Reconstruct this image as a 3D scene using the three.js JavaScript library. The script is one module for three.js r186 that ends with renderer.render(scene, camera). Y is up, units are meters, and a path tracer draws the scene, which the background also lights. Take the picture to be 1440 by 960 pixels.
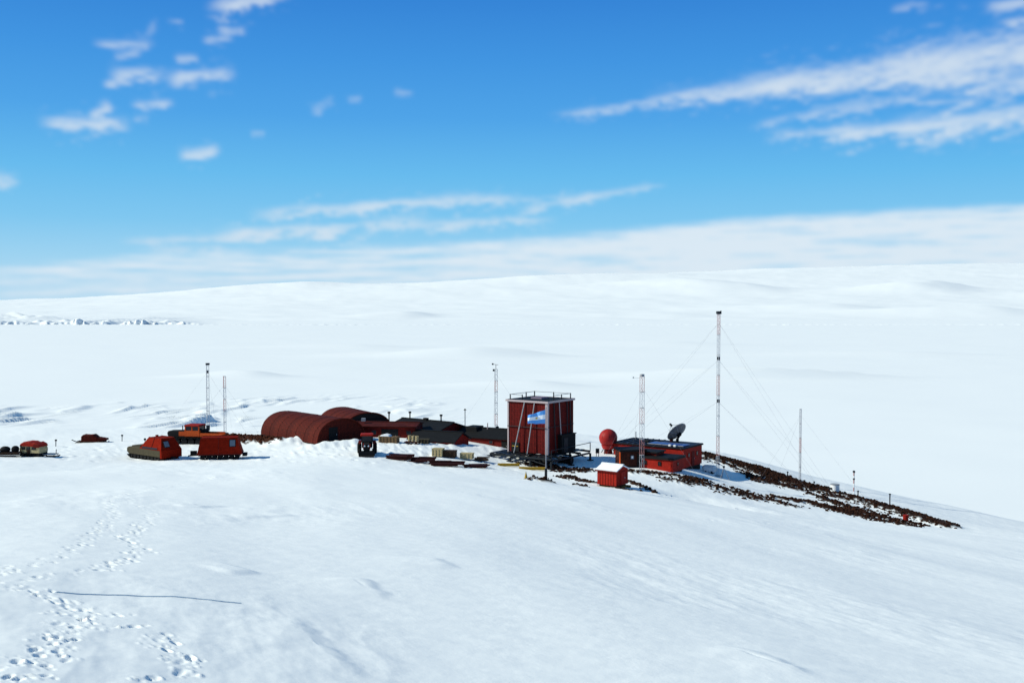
import * as THREE from 'three';
import { mergeGeometries } from 'three/addons/utils/BufferGeometryUtils.js';

// ---------------------------------------------------------------- camera, sun, sky, exposure
const scene = new THREE.Scene();
const camera = new THREE.PerspectiveCamera(36, 1024 / 682, 0.5, 30000);
camera.position.set(0, 0, 0);
camera.rotation.x = -Math.atan(50 / 1477);
const renderer = new THREE.WebGLRenderer({ antialias: true });
renderer.toneMapping = THREE.LinearToneMapping;
renderer.toneMappingExposure = 1.0;
renderer.shadowMap.enabled = true;
const SUN = new THREE.Vector3(-0.835, 0.545, 0.03).normalize();
const sun = new THREE.DirectionalLight(new THREE.Color().setRGB(1.0, 0.99, 0.83), 4.65);
sun.position.copy(SUN).multiplyScalar(400);
sun.castShadow = true;
Object.assign(sun.shadow.camera, { left: -170, right: 170, top: 170, bottom: -170, near: 1, far: 900 });
sun.shadow.mapSize.set(4096, 4096);
scene.add(sun);

// seeded random and gradient noise
function rng(seed) { let s = seed >>> 0; return () => { s = (s + 0x6D2B79F5) >>> 0; let t = Math.imul(s ^ (s >>> 15), 1 | s); t = (t + Math.imul(t ^ (t >>> 7), 61 | t)) ^ t; return ((t ^ (t >>> 14)) >>> 0) / 4294967296; }; }
const PERM = new Uint8Array(512);
{ const r = rng(7), p = [...Array(256).keys()]; for (let i = 255; i > 0; i--) { const j = Math.floor(r() * (i + 1)); [p[i], p[j]] = [p[j], p[i]]; } for (let i = 0; i < 512; i++) PERM[i] = p[i & 255]; }
const GX = [], GY = [];
for (let i = 0; i < 16; i++) { GX.push(Math.cos(i * Math.PI / 8 + 0.2)); GY.push(Math.sin(i * Math.PI / 8 + 0.2)); }
function noise(x, y) {
  const X = Math.floor(x), Y = Math.floor(y), fx = x - X, fy = y - Y;
  const u = fx * fx * fx * (fx * (fx * 6 - 15) + 10), v = fy * fy * fy * (fy * (fy * 6 - 15) + 10);
  const g = (i, j, a, b) => { const h = PERM[PERM[(X + i) & 255] + ((Y + j) & 255)] & 15; return GX[h] * a + GY[h] * b; };
  const a = g(0, 0, fx, fy), b = g(1, 0, fx - 1, fy), c = g(0, 1, fx, fy - 1), d = g(1, 1, fx - 1, fy - 1);
  return 1.5 * (a + u * (b - a) + v * (c + u * (d - c) - (a + u * (b - a))));
}
function fbm(x, y, o = 4) { let s = 0, a = 0.5; for (let i = 0; i < o; i++) { s += a * noise(x, y); x = x * 2.03 + 17.3; y = y * 2.03 + 9.1; a *= 0.5; } return s; }
const clamp = (x, a = 0, b = 1) => Math.min(b, Math.max(a, x));
const sstep = (a, b, x) => { const t = clamp((x - a) / (b - a)); return t * t * (3 - 2 * t); };
const lerp = (a, b, t) => a + (b - a) * t;
function table(stops, x) { let i = 0; while (i < stops.length - 2 && x > stops[i + 1][0]) i++; const t = clamp((x - stops[i][0]) / (stops[i + 1][0] - stops[i][0])); return typeof stops[i][1] === 'number' ? lerp(stops[i][1], stops[i + 1][1], t) : stops[i][1].map((c, k) => lerp(c, stops[i + 1][1][k], t)); }
const lin = (c) => { c /= 255; return c <= 0.04045 ? c / 12.92 : ((c + 0.055) / 1.055) ** 2.4; };

// the sky: clear polar blue, thin cirrus streaks and a low veil of stratus all round the horizon (angles in degrees, azimuth 0 = -z)
const BLUE = [[0, [186, 220, 241]], [2.5, [158, 211, 241]], [4.5, [128, 199, 240]], [7, [104, 187, 238]], [10, [80, 164, 232]], [13, [66, 149, 225]], [16.5, [52, 130, 213]], [24, [42, 112, 186]], [40, [42, 100, 150]], [90, [44, 92, 122]]].map(([e, c]) => [e, c.map(lin)]);
const CIRRUS = [[2.52,10.20,9.23,10.97,0.27,0.55],[7.71,10.90,15.51,11.50,0.54,0.85],[12.59,11.29,21.44,11.82,0.93,1.00],[19.40,11.73,27.84,12.23,1.40,1.00],[21.44,11.05,28.44,10.46,0.70,0.75],[12.96,9.44,16.59,9.94,0.27,0.45],[16.23,10.03,21.44,10.36,0.39,0.50],[21.44,10.01,25.36,10.06,0.35,0.40],[13.70,8.90,18.00,8.86,0.39,0.60],[16.94,8.84,21.44,8.88,0.54,0.95],[20.08,8.89,27.84,9.18,0.78,1.00],[19.74,14.78,21.44,14.76,0.19,0.50],[24.08,14.49,27.84,14.28,0.31,0.70],[24.72,13.65,27.84,13.53,0.27,0.70],[-23.92,8.93,-20.08,9.17,0.47,0.90],[-21.77,9.46,-20.76,10.05,0.35,0.80],[-21.44,12.92,-18.77,13.13,0.27,0.65],[-20.59,12.51,-19.22,12.68,0.23,0.50],[-21.10,11.08,-19.74,11.17,0.27,0.70],[-20.76,11.63,-18.18,11.70,0.35,0.75],[-18.00,11.57,-14.79,11.90,0.43,0.85],[-17.65,12.55,-16.52,12.62,0.27,0.60],[-15.87,15.02,-11.85,16.18,0.47,0.90],[-15.51,14.10,-14.06,14.19,0.19,0.60],[-16.23,13.52,-14.79,13.69,0.27,0.60],[-19.74,10.12,-17.83,10.37,0.23,0.70],[-19.74,9.37,-18.98,9.42,0.19,0.60],[-17.48,7.80,-15.51,8.02,0.35,0.85],[-26.92,6.13,-25.10,6.16,0.35,0.80],[-19.05,13.39,-18.53,14.33,0.19,0.30],[-18.00,14.27,-17.23,14.33,0.16,0.40],[-10.73,10.18,-9.61,10.96,0.27,0.35],[-8.85,10.87,-8.09,11.07,0.19,0.30],[-6.37,11.41,-5.34,11.25,0.19,0.35],[-13.88,9.04,-13.15,8.99,0.19,0.30],[-13.51,4.82,-6.18,5.46,0.39,0.80],[-8.47,5.36,0.00,5.80,0.39,0.85],[-15.51,3.66,-9.23,3.98,0.47,1.00],[-10.73,3.81,-4.64,4.71,0.43,0.75],[-5.03,4.32,1.94,4.64,0.31,0.80],[0.58,5.11,5.03,5.93,0.31,0.70],[3.87,5.98,8.09,6.43,0.19,0.50],[-20.08,3.35,-14.43,3.60,0.23,0.60],[-19.40,2.85,-15.15,2.99,0.23,0.50],[-0.78,5.61,5.03,5.97,0.23,0.40]];
const VEIL = [[-180, 3.4], [-110, 4.2], [-60, 2.6], [-26, 2.1], [-18, 2.9], [-8.5, 3.35], [0, 3.7], [7, 4.3], [14.4, 4.85], [26, 5.1], [60, 4.6], [120, 3.2], [180, 3.4]];
{
  const W = 2048, Hh = 1024, data = new Float32Array(W * Hh * 4);
  const white = [216, 229, 240].map(lin), low = [222, 235, 245].map(lin);
  for (let j = 0; j < Hh; j++) {
    const el = ((j + 0.5) / Hh - 0.5) * 180;
    for (let i = 0; i < W; i++) {
      const phi = ((i + 0.5) / W - 0.5) * 2 * Math.PI;               // atan2(z, x)
      let az = phi * 180 / Math.PI + 90; if (az > 180) az -= 360;
      const e = Math.max(0, el);
      let c = table(BLUE, e).slice();
      if (el > 0 && el < 60) {
        // broken cirrus
        let dens = 0;
        const n1 = fbm(az * 0.3 + 40, e * 1.5 - az * 0.12, 4), n2 = fbm(az * 0.85 + 7 + n1 * 1.5, e * 4.2 - az * 0.4 + n1 * 2, 4);
        if (az > -30 && az < 31 && e < 18) for (const [a0, e0, a1, e1, w0, k] of CIRRUS) {
          const w = w0 * 0.8;
          const dx = a1 - a0, dy = e1 - e0, L2 = dx * dx + dy * dy, s = ((az - a0) * dx + (e - e0) * dy) / L2;
          if (s < -0.15 || s > 1.15) continue;
          const q = ((e - e0) * dx - (az - a0) * dy) / Math.sqrt(L2) / w + (n1 * 0.42 + n2 * 0.3) / Math.max(w, 0.34);
          if (Math.abs(q) > 2.8) continue;
          const taper = sstep(-0.12, 0.22, s) * sstep(1.12, 0.78, s);
          const d = 0.9 * k * taper * sstep(0.05, 1.3, Math.exp(-q * q * 0.9) * (1 + 0.5 * n1) + (w > 0.4 ? 0.65 : 0.95) * n2);
          dens = dens + clamp(d) * (1 - dens);
        }
        // the same kind of cloud scattered over the rest of the sky
        const rest = Math.max(sstep(27, 36, Math.abs(az)), sstep(17, 22, e));
        if (rest > 0) dens = Math.max(dens, rest * clamp(sstep(0.16, 0.42, fbm(az * 0.11 + 3, e * 0.22 + 5, 4) + 0.25 * n1) * 0.8) * sstep(60, 45, e));
        c = c.map((v, k) => lerp(v, white[k], clamp(dens) * 0.93));
        // low veil
        const edge = table(VEIL, az) + 0.16 * n1 + 0.1 * n2;
        const str = fbm(az * 0.13 + 11, e * 4.2 - az * 0.16, 5);
        const thin = lerp(0.5, 0.93, sstep(-14, 9, Math.abs(az) < 40 ? az : 9)) - 0.16 * sstep(1.5, 0.9, e);
        const v = sstep(edge + 0.1, edge - 0.5, e) * clamp(thin + str * 1.2, 0, 0.93);
        c = c.map((q, k) => lerp(q, low[k], v));
      }
      const o = (j * W + i) * 4; data[o] = c[0]; data[o + 1] = c[1]; data[o + 2] = c[2]; data[o + 3] = 1;
    }
  }
  const t = new THREE.DataTexture(data, W, Hh, THREE.RGBAFormat, THREE.FloatType);
  t.mapping = THREE.EquirectangularReflectionMapping; t.magFilter = THREE.LinearFilter; t.needsUpdate = true;
  scene.background = t; scene.environment = t;
}

// ---------------------------------------------------------------- helpers for naming and meshes
const taken = {};
function numbered(n) { const k = taken[n] = (taken[n] ?? -1) + 1; return k ? n + '_' + String(k).padStart(3, '0') : n; }
function mesh(name, geo, m, parent) {
  const o = new THREE.Mesh(Array.isArray(geo) ? (geo.length > 1 ? mergeGeometries(geo.map(plain)) : geo[0]) : geo, m);
  o.name = name; o.castShadow = o.receiveShadow = true; parent.add(o); return o;
}
function plain(g) { const p = g.index ? g.toNonIndexed() : g; for (const k of Object.keys(p.attributes)) if (!['position', 'normal', 'uv'].includes(k)) p.deleteAttribute(k); p.morphAttributes = {}; return p; }
function structure(name, geo, m) { const o = mesh(numbered(name), geo, m, scene); o.userData.kind = 'structure'; return o; }
function thing(name, label, category, [x, y, z], turn = 0, group) {
  const o = new THREE.Group(); o.name = numbered(name); o.position.set(x, y, z); o.rotation.y = turn; o.userData = { label, category };
  if (group) o.userData.group = group;
  scene.add(o); return o;
}
function sub(name, parent, [x, y, z] = [0, 0, 0], turn = 0) { const o = new THREE.Group(); o.name = name; o.position.set(x, y, z); o.rotation.y = turn; parent.add(o); return o; }
function box(w, h, d, x = 0, y = 0, z = 0, rot) { const g = new THREE.BoxGeometry(w, h, d); if (rot) { g.rotateX(rot[0]); g.rotateY(rot[1]); g.rotateZ(rot[2]); } return g.translate(x, y, z); }
const V = (a) => new THREE.Vector3(...a);
function bar(p, q, r, seg = 6, r2 = r) {
  const a = V(p), b = V(q), d = b.clone().sub(a), g = new THREE.CylinderGeometry(r2, r, d.length(), seg, 1);
  g.applyQuaternion(new THREE.Quaternion().setFromUnitVectors(new THREE.Vector3(0, 1, 0), d.clone().normalize()));
  return g.translate((a.x + b.x) / 2, (a.y + b.y) / 2, (a.z + b.z) / 2);
}
function hex(P) {                                                    // eight corners: bottom ring, then top ring, both seen counter-clockwise from above
  const F = [[3, 2, 1, 0], [4, 5, 6, 7], [0, 1, 5, 4], [1, 2, 6, 5], [2, 3, 7, 6], [3, 0, 4, 7]], pos = [], uv = [];
  for (const f of F) for (const k of [0, 1, 2, 0, 2, 3]) { pos.push(...P[f[k]]); uv.push([0, 1, 1, 0][k], [0, 0, 1, 1][k]); }
  const g = new THREE.BufferGeometry(); g.setAttribute('position', new THREE.Float32BufferAttribute(pos, 3)); g.setAttribute('uv', new THREE.Float32BufferAttribute(uv, 2)); g.computeVertexNormals(); return g;
}
function taperBox(x0, x1, z, y0, X0, X1, Z, y1) { return hex([[x0, y0, z], [x1, y0, z], [x1, y0, -z], [x0, y0, -z], [X0, y1, Z], [X1, y1, Z], [X1, y1, -Z], [X0, y1, -Z]]); }
function prism(pts, depth, bevel = 0) {                              // outline in x, y; depth centred on z
  const s = new THREE.Shape(pts.map(([x, y]) => new THREE.Vector2(x, y)));
  return new THREE.ExtrudeGeometry(s, { depth: depth - 2 * bevel, bevelEnabled: bevel > 0, bevelSize: bevel, bevelThickness: bevel, bevelOffset: -bevel, bevelSegments: 1, curveSegments: 8 }).translate(0, 0, -depth / 2 + bevel);
}

// ---------------------------------------------------------------- materials
function noiseMap(size, f, srgb) {
  const d = new Uint8Array(size * size * 4);
  for (let j = 0; j < size; j++) for (let i = 0; i < size; i++) { const v = f(i / size, j / size), o = (j * size + i) * 4; const c = Array.isArray(v) ? v : [v, v, v]; for (let k = 0; k < 3; k++) d[o + k] = clamp(c[k]) * 255; d[o + 3] = 255; }
  const t = new THREE.DataTexture(d, size, size); t.wrapS = t.wrapT = THREE.RepeatWrapping; t.magFilter = THREE.LinearFilter; t.minFilter = THREE.LinearMipmapLinearFilter; t.generateMipmaps = true; if (srgb) t.colorSpace = THREE.SRGBColorSpace; t.needsUpdate = true; return t;
}
const tile = (f, n) => (u, v) => { const a = f(u * n, v * n), b = f((u - 1) * n, v * n), c = f(u * n, (v - 1) * n), d = f((u - 1) * n, (v - 1) * n); return lerp(lerp(a, b, u), lerp(c, d, u), v); };
const wear = noiseMap(256, tile((x, y) => 0.86 + 0.22 * fbm(x * 1.0, y * 1.0, 5) + 0.16 * fbm(x * 4, y * 0.6, 3), 6), true);
const rustWear = noiseMap(256, (() => { const t1 = tile((x, y) => fbm(x, y, 5), 5), t2 = tile((x, y) => fbm(x * 3, y * 0.5 + 5, 3), 5); return (u, v) => { const a = 0.8 + 0.6 * t1(u, v) + 0.3 * t2(u, v); return [a, a * (0.95 + 0.3 * t2(u, v)), a * 0.95]; }; })(), true);
const snowBump = noiseMap(512, tile((x, y) => 0.5 + 0.5 * fbm(x, y, 6), 7));
const C = (r, g, b) => new THREE.Color().setRGB(r, g, b);
const mat = (r, g, b, o = {}) => new THREE.MeshPhysicalMaterial({ color: C(r, g, b), roughness: 0.75, specularIntensity: 0.3, ...o });
const M = {
  snow: mat(0.885, 0.91, 0.915, { roughness: 1, bumpMap: snowBump, bumpScale: 0.022, vertexColors: true }),
  farSnow: mat(0.885, 0.91, 0.915, { roughness: 1 }),
  roofSnow: mat(0.88, 0.89, 0.9, { roughness: 1 }),
  red: mat(0.4, 0.016, 0.007, { map: wear }),
  redCanvas: mat(0.27, 0.0145, 0.005, { map: wear, roughness: 0.95, specularIntensity: 0.1 }),
  redDeep: mat(0.16, 0.008, 0.005, { map: wear }),
  rust: mat(0.12, 0.013, 0.006, { map: rustWear, roughness: 0.85 }),
  rust2: mat(0.1, 0.0115, 0.006, { map: rustWear, roughness: 0.85 }),
  rust3: mat(0.135, 0.016, 0.007, { map: rustWear, roughness: 0.85 }),
  brown: mat(0.06, 0.014, 0.007, { map: rustWear }),
  orange: mat(0.62, 0.09, 0.012, { map: wear, roughness: 0.6 }),
  black: mat(0.008, 0.008, 0.009, { roughness: 0.8 }),
  rubber: mat(0.006, 0.006, 0.0065, { roughness: 0.9 }),
  roofDark: mat(0.011, 0.012, 0.014, { map: wear, roughness: 0.7 }),
  roofBlue: mat(0.016, 0.024, 0.05, { map: wear, roughness: 0.55 }),
  bluePanel: mat(0.03, 0.09, 0.32, { roughness: 0.4 }),
  olive: mat(0.085, 0.07, 0.04, { map: wear }),
  cream: mat(0.62, 0.5, 0.27, { map: wear }),
  timber: mat(0.25, 0.17, 0.085, { map: rustWear }),
  timberDark: mat(0.07, 0.042, 0.024, { map: rustWear }),
  plankRed: mat(0.06, 0.011, 0.009, { map: rustWear }),
  steel: mat(0.03, 0.036, 0.044, { roughness: 0.5, metalness: 0.4, map: wear }),
  grey: mat(0.3, 0.31, 0.33, { roughness: 0.5 }),
  pale: mat(0.4, 0.33, 0.34, { roughness: 0.6 }),
  white: mat(0.78, 0.79, 0.8, { roughness: 0.6 }),
  yellow: mat(0.42, 0.26, 0.03),
  glass: mat(0.02, 0.025, 0.03, { roughness: 0.15 }),
  greyGlass: mat(0.12, 0.15, 0.19, { roughness: 0.2 }),
  dish: mat(0.17, 0.16, 0.16, { roughness: 0.55 }),
  radome: mat(0.36, 0.022, 0.02, { roughness: 0.5 }),
  wire: mat(0.22, 0.23, 0.26, { roughness: 0.5 }),
  mastWhite: mat(0.42, 0.43, 0.47, { roughness: 0.55 }),
  mastRed: mat(0.42, 0.2, 0.2, { roughness: 0.6 }),
};

// ---------------------------------------------------------------- the lie of the land
const CTL = [[-8.2,-16.6,-6.02],[0.0,-21.5,-7.80],[12.8,-26.0,-9.43],[-11.8,-24.0,-6.68],[0.0,-36.0,-9.23],[20.7,-42.0,-12.39],[0.0,-60.0,-11.68],[-21.6,-44.0,-8.51],[34.4,-70.0,-16.94],[-45.1,-121.0,-17.76],[-31.2,-120.0,-17.70],[-58.3,-119.0,-16.98],[-17.0,-122.0,-17.08],[-21.5,-132.0,-17.13],[-31.1,-143.0,-17.48],[-8.0,-130.0,-17.13],[-1.9,-138.0,-18.56],[3.7,-122.0,-19.33],[9.5,-125.0,-19.97],[-1.3,-126.0,-19.01],[-6.7,-123.0,-17.97],[19.1,-124.0,-19.47],[14.2,-127.0,-19.16],[24.6,-134.0,-20.77],[-10.8,-122.0,-17.83],[-12.6,-120.0,-17.78],[12.6,-136.0,-19.41],[3.3,-100.0,-16.80],[10.1,-105.0,-18.36],[26.2,-133.0,-22.25],[28.0,-147.0,-21.18],[38.0,-136.0,-23.50],[43.6,-123.0,-23.61],[45.7,-109.0,-23.09],[13.1,-107.0,-18.63],[20.8,-109.0,-20.25],[28.2,-109.0,-21.22],[34.7,-106.0,-21.73],[38.9,-102.0,-21.61],[62.3,-127.0,-26.64],[-17.3,-94.0,-14.70],[-24.8,-70.0,-11.90],[44.2,-90.0,-19.93],[-65.0,-145.0,-18.51],[-70.8,-158.0,-18.99],[-45.7,-160.0,-19.12],[-130.0,-20.0,-7.00],[130.0,-20.0,-14.00],[-130.0,-120.0,-17.00],[130.0,-110.0,-29.00],[0.0,20.0,-4.00],[-60.0,60.0,-2.50],[60.0,60.0,-5.00]];
const TP = (() => {                                                   // thin-plate surface through the surveyed heights
  const n = CTL.length, N = n + 3, A = Array.from({ length: N }, () => new Float64Array(N + 1)), U = (r2) => (r2 > 0 ? 0.5 * r2 * Math.log(r2) : 0);
  for (let i = 0; i < n; i++) {
    const [xi, zi, yi] = CTL[i];
    for (let j = 0; j < n; j++) { const dx = (xi - CTL[j][0]) / 50, dz = (zi - CTL[j][1]) / 50; A[i][j] = U(dx * dx + dz * dz) + (i === j ? 0.02 : 0); }
    A[i][n] = A[n][i] = 1; A[i][n + 1] = A[n + 1][i] = xi / 50; A[i][n + 2] = A[n + 2][i] = zi / 50; A[i][N] = yi;
  }
  for (let k = 0; k < N; k++) {
    let p = k; for (let i = k + 1; i < N; i++) if (Math.abs(A[i][k]) > Math.abs(A[p][k])) p = i;
    [A[k], A[p]] = [A[p], A[k]];
    for (let i = 0; i < N; i++) if (i !== k) { const f = A[i][k] / A[k][k]; if (f) for (let j = k; j <= N; j++) A[i][j] -= f * A[k][j]; }
  }
  const w = A.map((r, i) => r[N] / r[i]);
  return (x, z) => { let s = w[n] + w[n + 1] * x / 50 + w[n + 2] * z / 50; for (let i = 0; i < n; i++) { const dx = (x - CTL[i][0]) / 50, dz = (z - CTL[i][1]) / 50; s += w[i] * U(dx * dx + dz * dz); } return s; };
})();
const SHORE = [[-180, 200], [-90, 200], [-30, 186], [-26, 182], [-12, 172], [0, 168], [11, 160], [16, 151], [23, 147], [27, 143], [50, 150], [90, 190], [180, 200]];
const BAY = -30;
function segd(x, z, L) {                                              // distance to a polyline, and how far along it
  let best = 1e9, at = 0;
  for (let i = 0; i + 1 < L.length; i++) { const [ax, az] = L[i], dx = L[i + 1][0] - ax, dz = L[i + 1][1] - az, t = clamp(((x - ax) * dx + (z - az) * dz) / (dx * dx + dz * dz)), d = Math.hypot(x - ax - t * dx, z - az - t * dz); if (d < best) { best = d; at = (i + t) / (L.length - 1); } }
  return [best, at];
}
// bare ground: [line, half width at start, middle, end, rise]
const ROCKY = [
  { line: [[27.5, -148], [30.6, -145], [33.1, -143], [35.5, -139], [38, -136], [41, -131], [43.6, -123], [45, -116], [45.9, -109]], w: [2.6, 3.0, 1.1], rise: 0.4, full: 0.3 },
  { line: [[31.2, -138], [33.2, -134], [36, -131]], w: [1.4, 2.2, 1.6], rise: 0.1, full: 0.05 },
  { line: [[36.5, -127], [38.6, -118], [40.4, -112], [42.3, -109]], w: [1.2, 1.9, 1.2], rise: 0.05, full: -0.1 },
  { line: [[13.5, -123], [19.3, -121.5], [22.3, -121]], w: [0.9, 1.2, 1.4], rise: 0.1, full: 0.0 },
  { line: [[17.5, -119], [22.6, -119], [26.7, -115.5], [30.2, -112]], w: [1.6, 4.0, 1.4], rise: 0.08, full: -0.2 },
  { line: [[29.7, -118], [33.6, -118], [35.8, -114], [37.3, -107], [38.9, -101.2]], w: [1.3, 2.4, 0.9], rise: 0.12, full: -0.02 },
  { line: [[12.4, -113.6], [13.6, -110.6], [14.4, -103]], w: [0.8, 0.7, 0.3], rise: 0.1, full: 0.05 },
  { line: [[5.7, -118], [7, -113], [8.5, -108.5]], w: [1.0, 1.1, 0.8], rise: 0.05, full: -0.12 },
  { line: [[6.2, -102], [7.4, -101]], w: [0.35, 0.45, 0.3], rise: 0, full: 0 },
  { line: [[1.9, -100.3], [3.0, -100.2], [3.7, -99.9]], w: [0.55, 0.75, 0.4], rise: 0.32, full: 0.4 },
  { line: [[2, -127], [7, -124], [10, -124]], w: [1.6, 2.4, 1.4], rise: 0, full: 0.05 },
  { line: [[-44.5, -140], [-39, -140], [-34, -137], [-29.5, -133]], w: [1.6, 2.2, 0.8], rise: 0.6, full: 0.42, earth: 1 },
  { line: [[9.8, -105.2], [11.6, -104.2], [12.6, -104.4]], w: [0.35, 0.6, 0.4], rise: 0, full: 0.15 },
];
for (const r of ROCKY) { r.x0 = Math.min(...r.line.map((p) => p[0])) - 5; r.x1 = Math.max(...r.line.map((p) => p[0])) + 5; r.z0 = Math.min(...r.line.map((p) => p[1])) - 5; r.z1 = Math.max(...r.line.map((p) => p[1])) + 5; }
function rocky(x, z) {                                                // [bare 0..1, rise, earthy]
  let bare = 0, rise = 0, earth = 0;
  for (const r of ROCKY) {
    if (x < r.x0 || x > r.x1 || z < r.z0 || z > r.z1) continue;
    const [d, at] = segd(x, z, r.line), w = at < 0.5 ? lerp(r.w[0], r.w[1], at * 2) : lerp(r.w[1], r.w[2], at * 2 - 1);
    if (d > w * 2.2) continue;
    const q = d / w, ux = x * 0.9 - z * 0.43, uz = z * 0.9 + x * 0.43;
    const b = 0.95 - q * 0.8 + r.full + 1.0 * fbm(ux * 1.1, uz * 0.2, 3) + 0.45 * noise(x * 2.2, z * 1.2);
    if (b > bare) { bare = b; earth = r.earth ?? 0; }
    rise = Math.max(rise, r.rise * Math.exp(-q * q * 1.1));
  }
  return [bare, rise, earth];
}
const BANKS = [[-27.2, -133.2, 3.6, 1.3, 0.75, 0.7], [-22.5, -128.6, 3.0, 1.2, 0.5, 0.5], [-19.4, -129.8, 2.2, 1.0, 0.35, 0], [-3, -133, 5, 1.2, 0.45, 0.3], [0.5, -131, 2.5, 1.2, 0.3, 0], [27.2, -136, 1.6, 1.2, 0.6, 0.2], [12.2, -128, 2.4, 0.8, 0.25, 0]];   // drifts: x, z, half sizes, height, turn
// footprints and the tracks between them
const PRINTS = [];
{
  const r = rng(41);
  const trail = (L, spread, size, clods, stride = 0.62) => {
    let s = 0;
    for (let i = 0; i + 1 < L.length; i++) {
      const [ax, az] = L[i], dx = L[i + 1][0] - ax, dz = L[i + 1][1] - az, len = Math.hypot(dx, dz);
      for (let d = 0; d < len; d += stride * (0.8 + 0.4 * r())) {
        s++; const t = d / len, side = (s % 2 ? 1 : -1) * (0.1 + 0.07 * r()) + 0.55 * spread * (r() - 0.5), px = ax + dx * t - dz / len * side, pz = az + dz * t + dx / len * side;
        const a = Math.atan2(dx, dz) + (r() - 0.5) * 0.5;
        PRINTS.push([px, pz, 0.072 * size * (0.7 + 0.6 * r()), 0.135 * size * (0.7 + 0.6 * r()), a, -(0.02 + 0.05 * r()) * size]);
        for (let k = 0; k < clods; k++) PRINTS.push([px + (r() - 0.5) * 0.6 * size, pz + (r() - 0.5) * 0.6 * size, 0.04 + 0.05 * r(), 0.04 + 0.06 * r(), r() * 3, (0.012 + 0.03 * r()) * (r() < 0.7 ? 1 : -1)]);
      }
    }
  };
  const TA = [[-12.8,-24.0],[-13.0,-26.5],[-12.9,-28.8],[-13.6,-32.8],[-14.9,-37.8],[-16.8,-44.0],[-20.0,-51.5],[-21.3,-60.2],[-22.0,-70.2],[-22.9,-82.2]];
  const TB = [[-12.9,-24.2],[-12.4,-25.2],[-11.8,-26.2],[-11.3,-28.5],[-11.3,-29.8],[-11.6,-32.8],[-13.1,-35.5],[-14.5,-41.2],[-15.5,-45.0],[-19.7,-53.0]];
  trail(TA, 0.5, 1.0, 2, 0.5); trail(TA, 0.6, 1.0, 0, 0.62); trail(TB, 0.35, 1.05, 1, 0.5); trail(TB.slice(3, 8), 0.9, 1.2, 3, 0.5);
  trail([[-12.8,-24.8],[-11.8,-24.8],[-11.0,-24.5],[-10.2,-23.5],[-9.5,-23.2],[-8.6,-22.8]], 0.5, 1.0, 4, 0.45);
  trail([[-11.0, -24.5],[-9.4, -22.5]], 0.6, 1.0, 4, 0.4);
  trail([[-9.4,-22.5],[-9.1,-21.2],[-8.9,-20.0],[-8.4,-18.0],[-8.4,-17.0],[-8.3,-16.0]], 0.3, 1.15, 6, 0.5);
  trail([[-9.4,-22.5],[-9.1,-21.2],[-8.9,-20.0],[-8.4,-18.0],[-8.4,-17.0],[-8.3,-16.0]].map(([a, b]) => [a + 0.4, b]), 0.4, 1.0, 3, 0.6);
  trail([[-7.9,-22.0],[-7.3,-21.5],[-6.9,-20.8],[-6.1,-19.5],[-6.2,-18.2],[-6.1,-16.8]], 0.15, 1.3, 7, 0.75);
  trail([[-9.9,-90.5],[-4.0,-74.0],[0.0,-67.5],[5.5,-67.0],[11.2,-68.8],[19.7,-76.2],[31.1,-86.0],[48.2,-104.0]], 0.4, 1.0, 1, 0.75);
  for (let i = 0; i < 420; i++) {                                     // trampled snow between the vehicles and the huts
    const x = -62 + 62 * r(), z = -114 - 16 * r() - 8 * r(); PRINTS.push([x, z, 0.18 + 0.3 * r(), 0.3 + 0.5 * r(), r() * 3, (r() < 0.5 ? -1 : 1) * (0.05 + 0.12 * r())]);
  }
  for (let i = 0; i < 260; i++) { const x = -27 + 20 * r(), z = -124 - 7 * r(); PRINTS.push([x, z, 0.12 + 0.25 * r(), 0.15 + 0.3 * r(), r() * 3, (r() < 0.45 ? -1 : 1) * (0.04 + 0.08 * r())]); }
}
const CELLS = new Map();
for (const p of PRINTS) { const R = Math.max(p[2], p[3]) * 1.7; for (let i = Math.floor((p[0] - R) / 1); i <= Math.floor((p[0] + R) / 1); i++) for (let j = Math.floor((p[1] - R) / 1); j <= Math.floor((p[1] + R) / 1); j++) { const k = i * 4096 + j; if (!CELLS.has(k)) CELLS.set(k, []); CELLS.get(k).push(p); } }
const SHADE_LINE = [[-10.8,-24.55],[-9.9,-24.95],[-9.1,-25.22],[-8.2,-25.45],[-6.7,-25.75]], SCOOP = [[12.9,-105.2],[17.0,-103.8],[20.2,-99.0],[22.6,-93.2]];
const LEES = [[[-5.0, -31.7], [-4.4, -30.8], [-3.4, -28.2]], [[-16.9, -50.2], [-15.2, -49.5], [-13.8, -52]], [[-8.5, -30], [-7.6, -31.2]], [[-5.7, -25.5], [-4.3, -22.5], [-3, -20]], [[-3.2, -37.5], [-1.9, -34.8]], [[5.3, -26.8], [6.3, -25.5], [7, -23.8]], [[-12.3, -46.2], [-10, -49]]];
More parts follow.
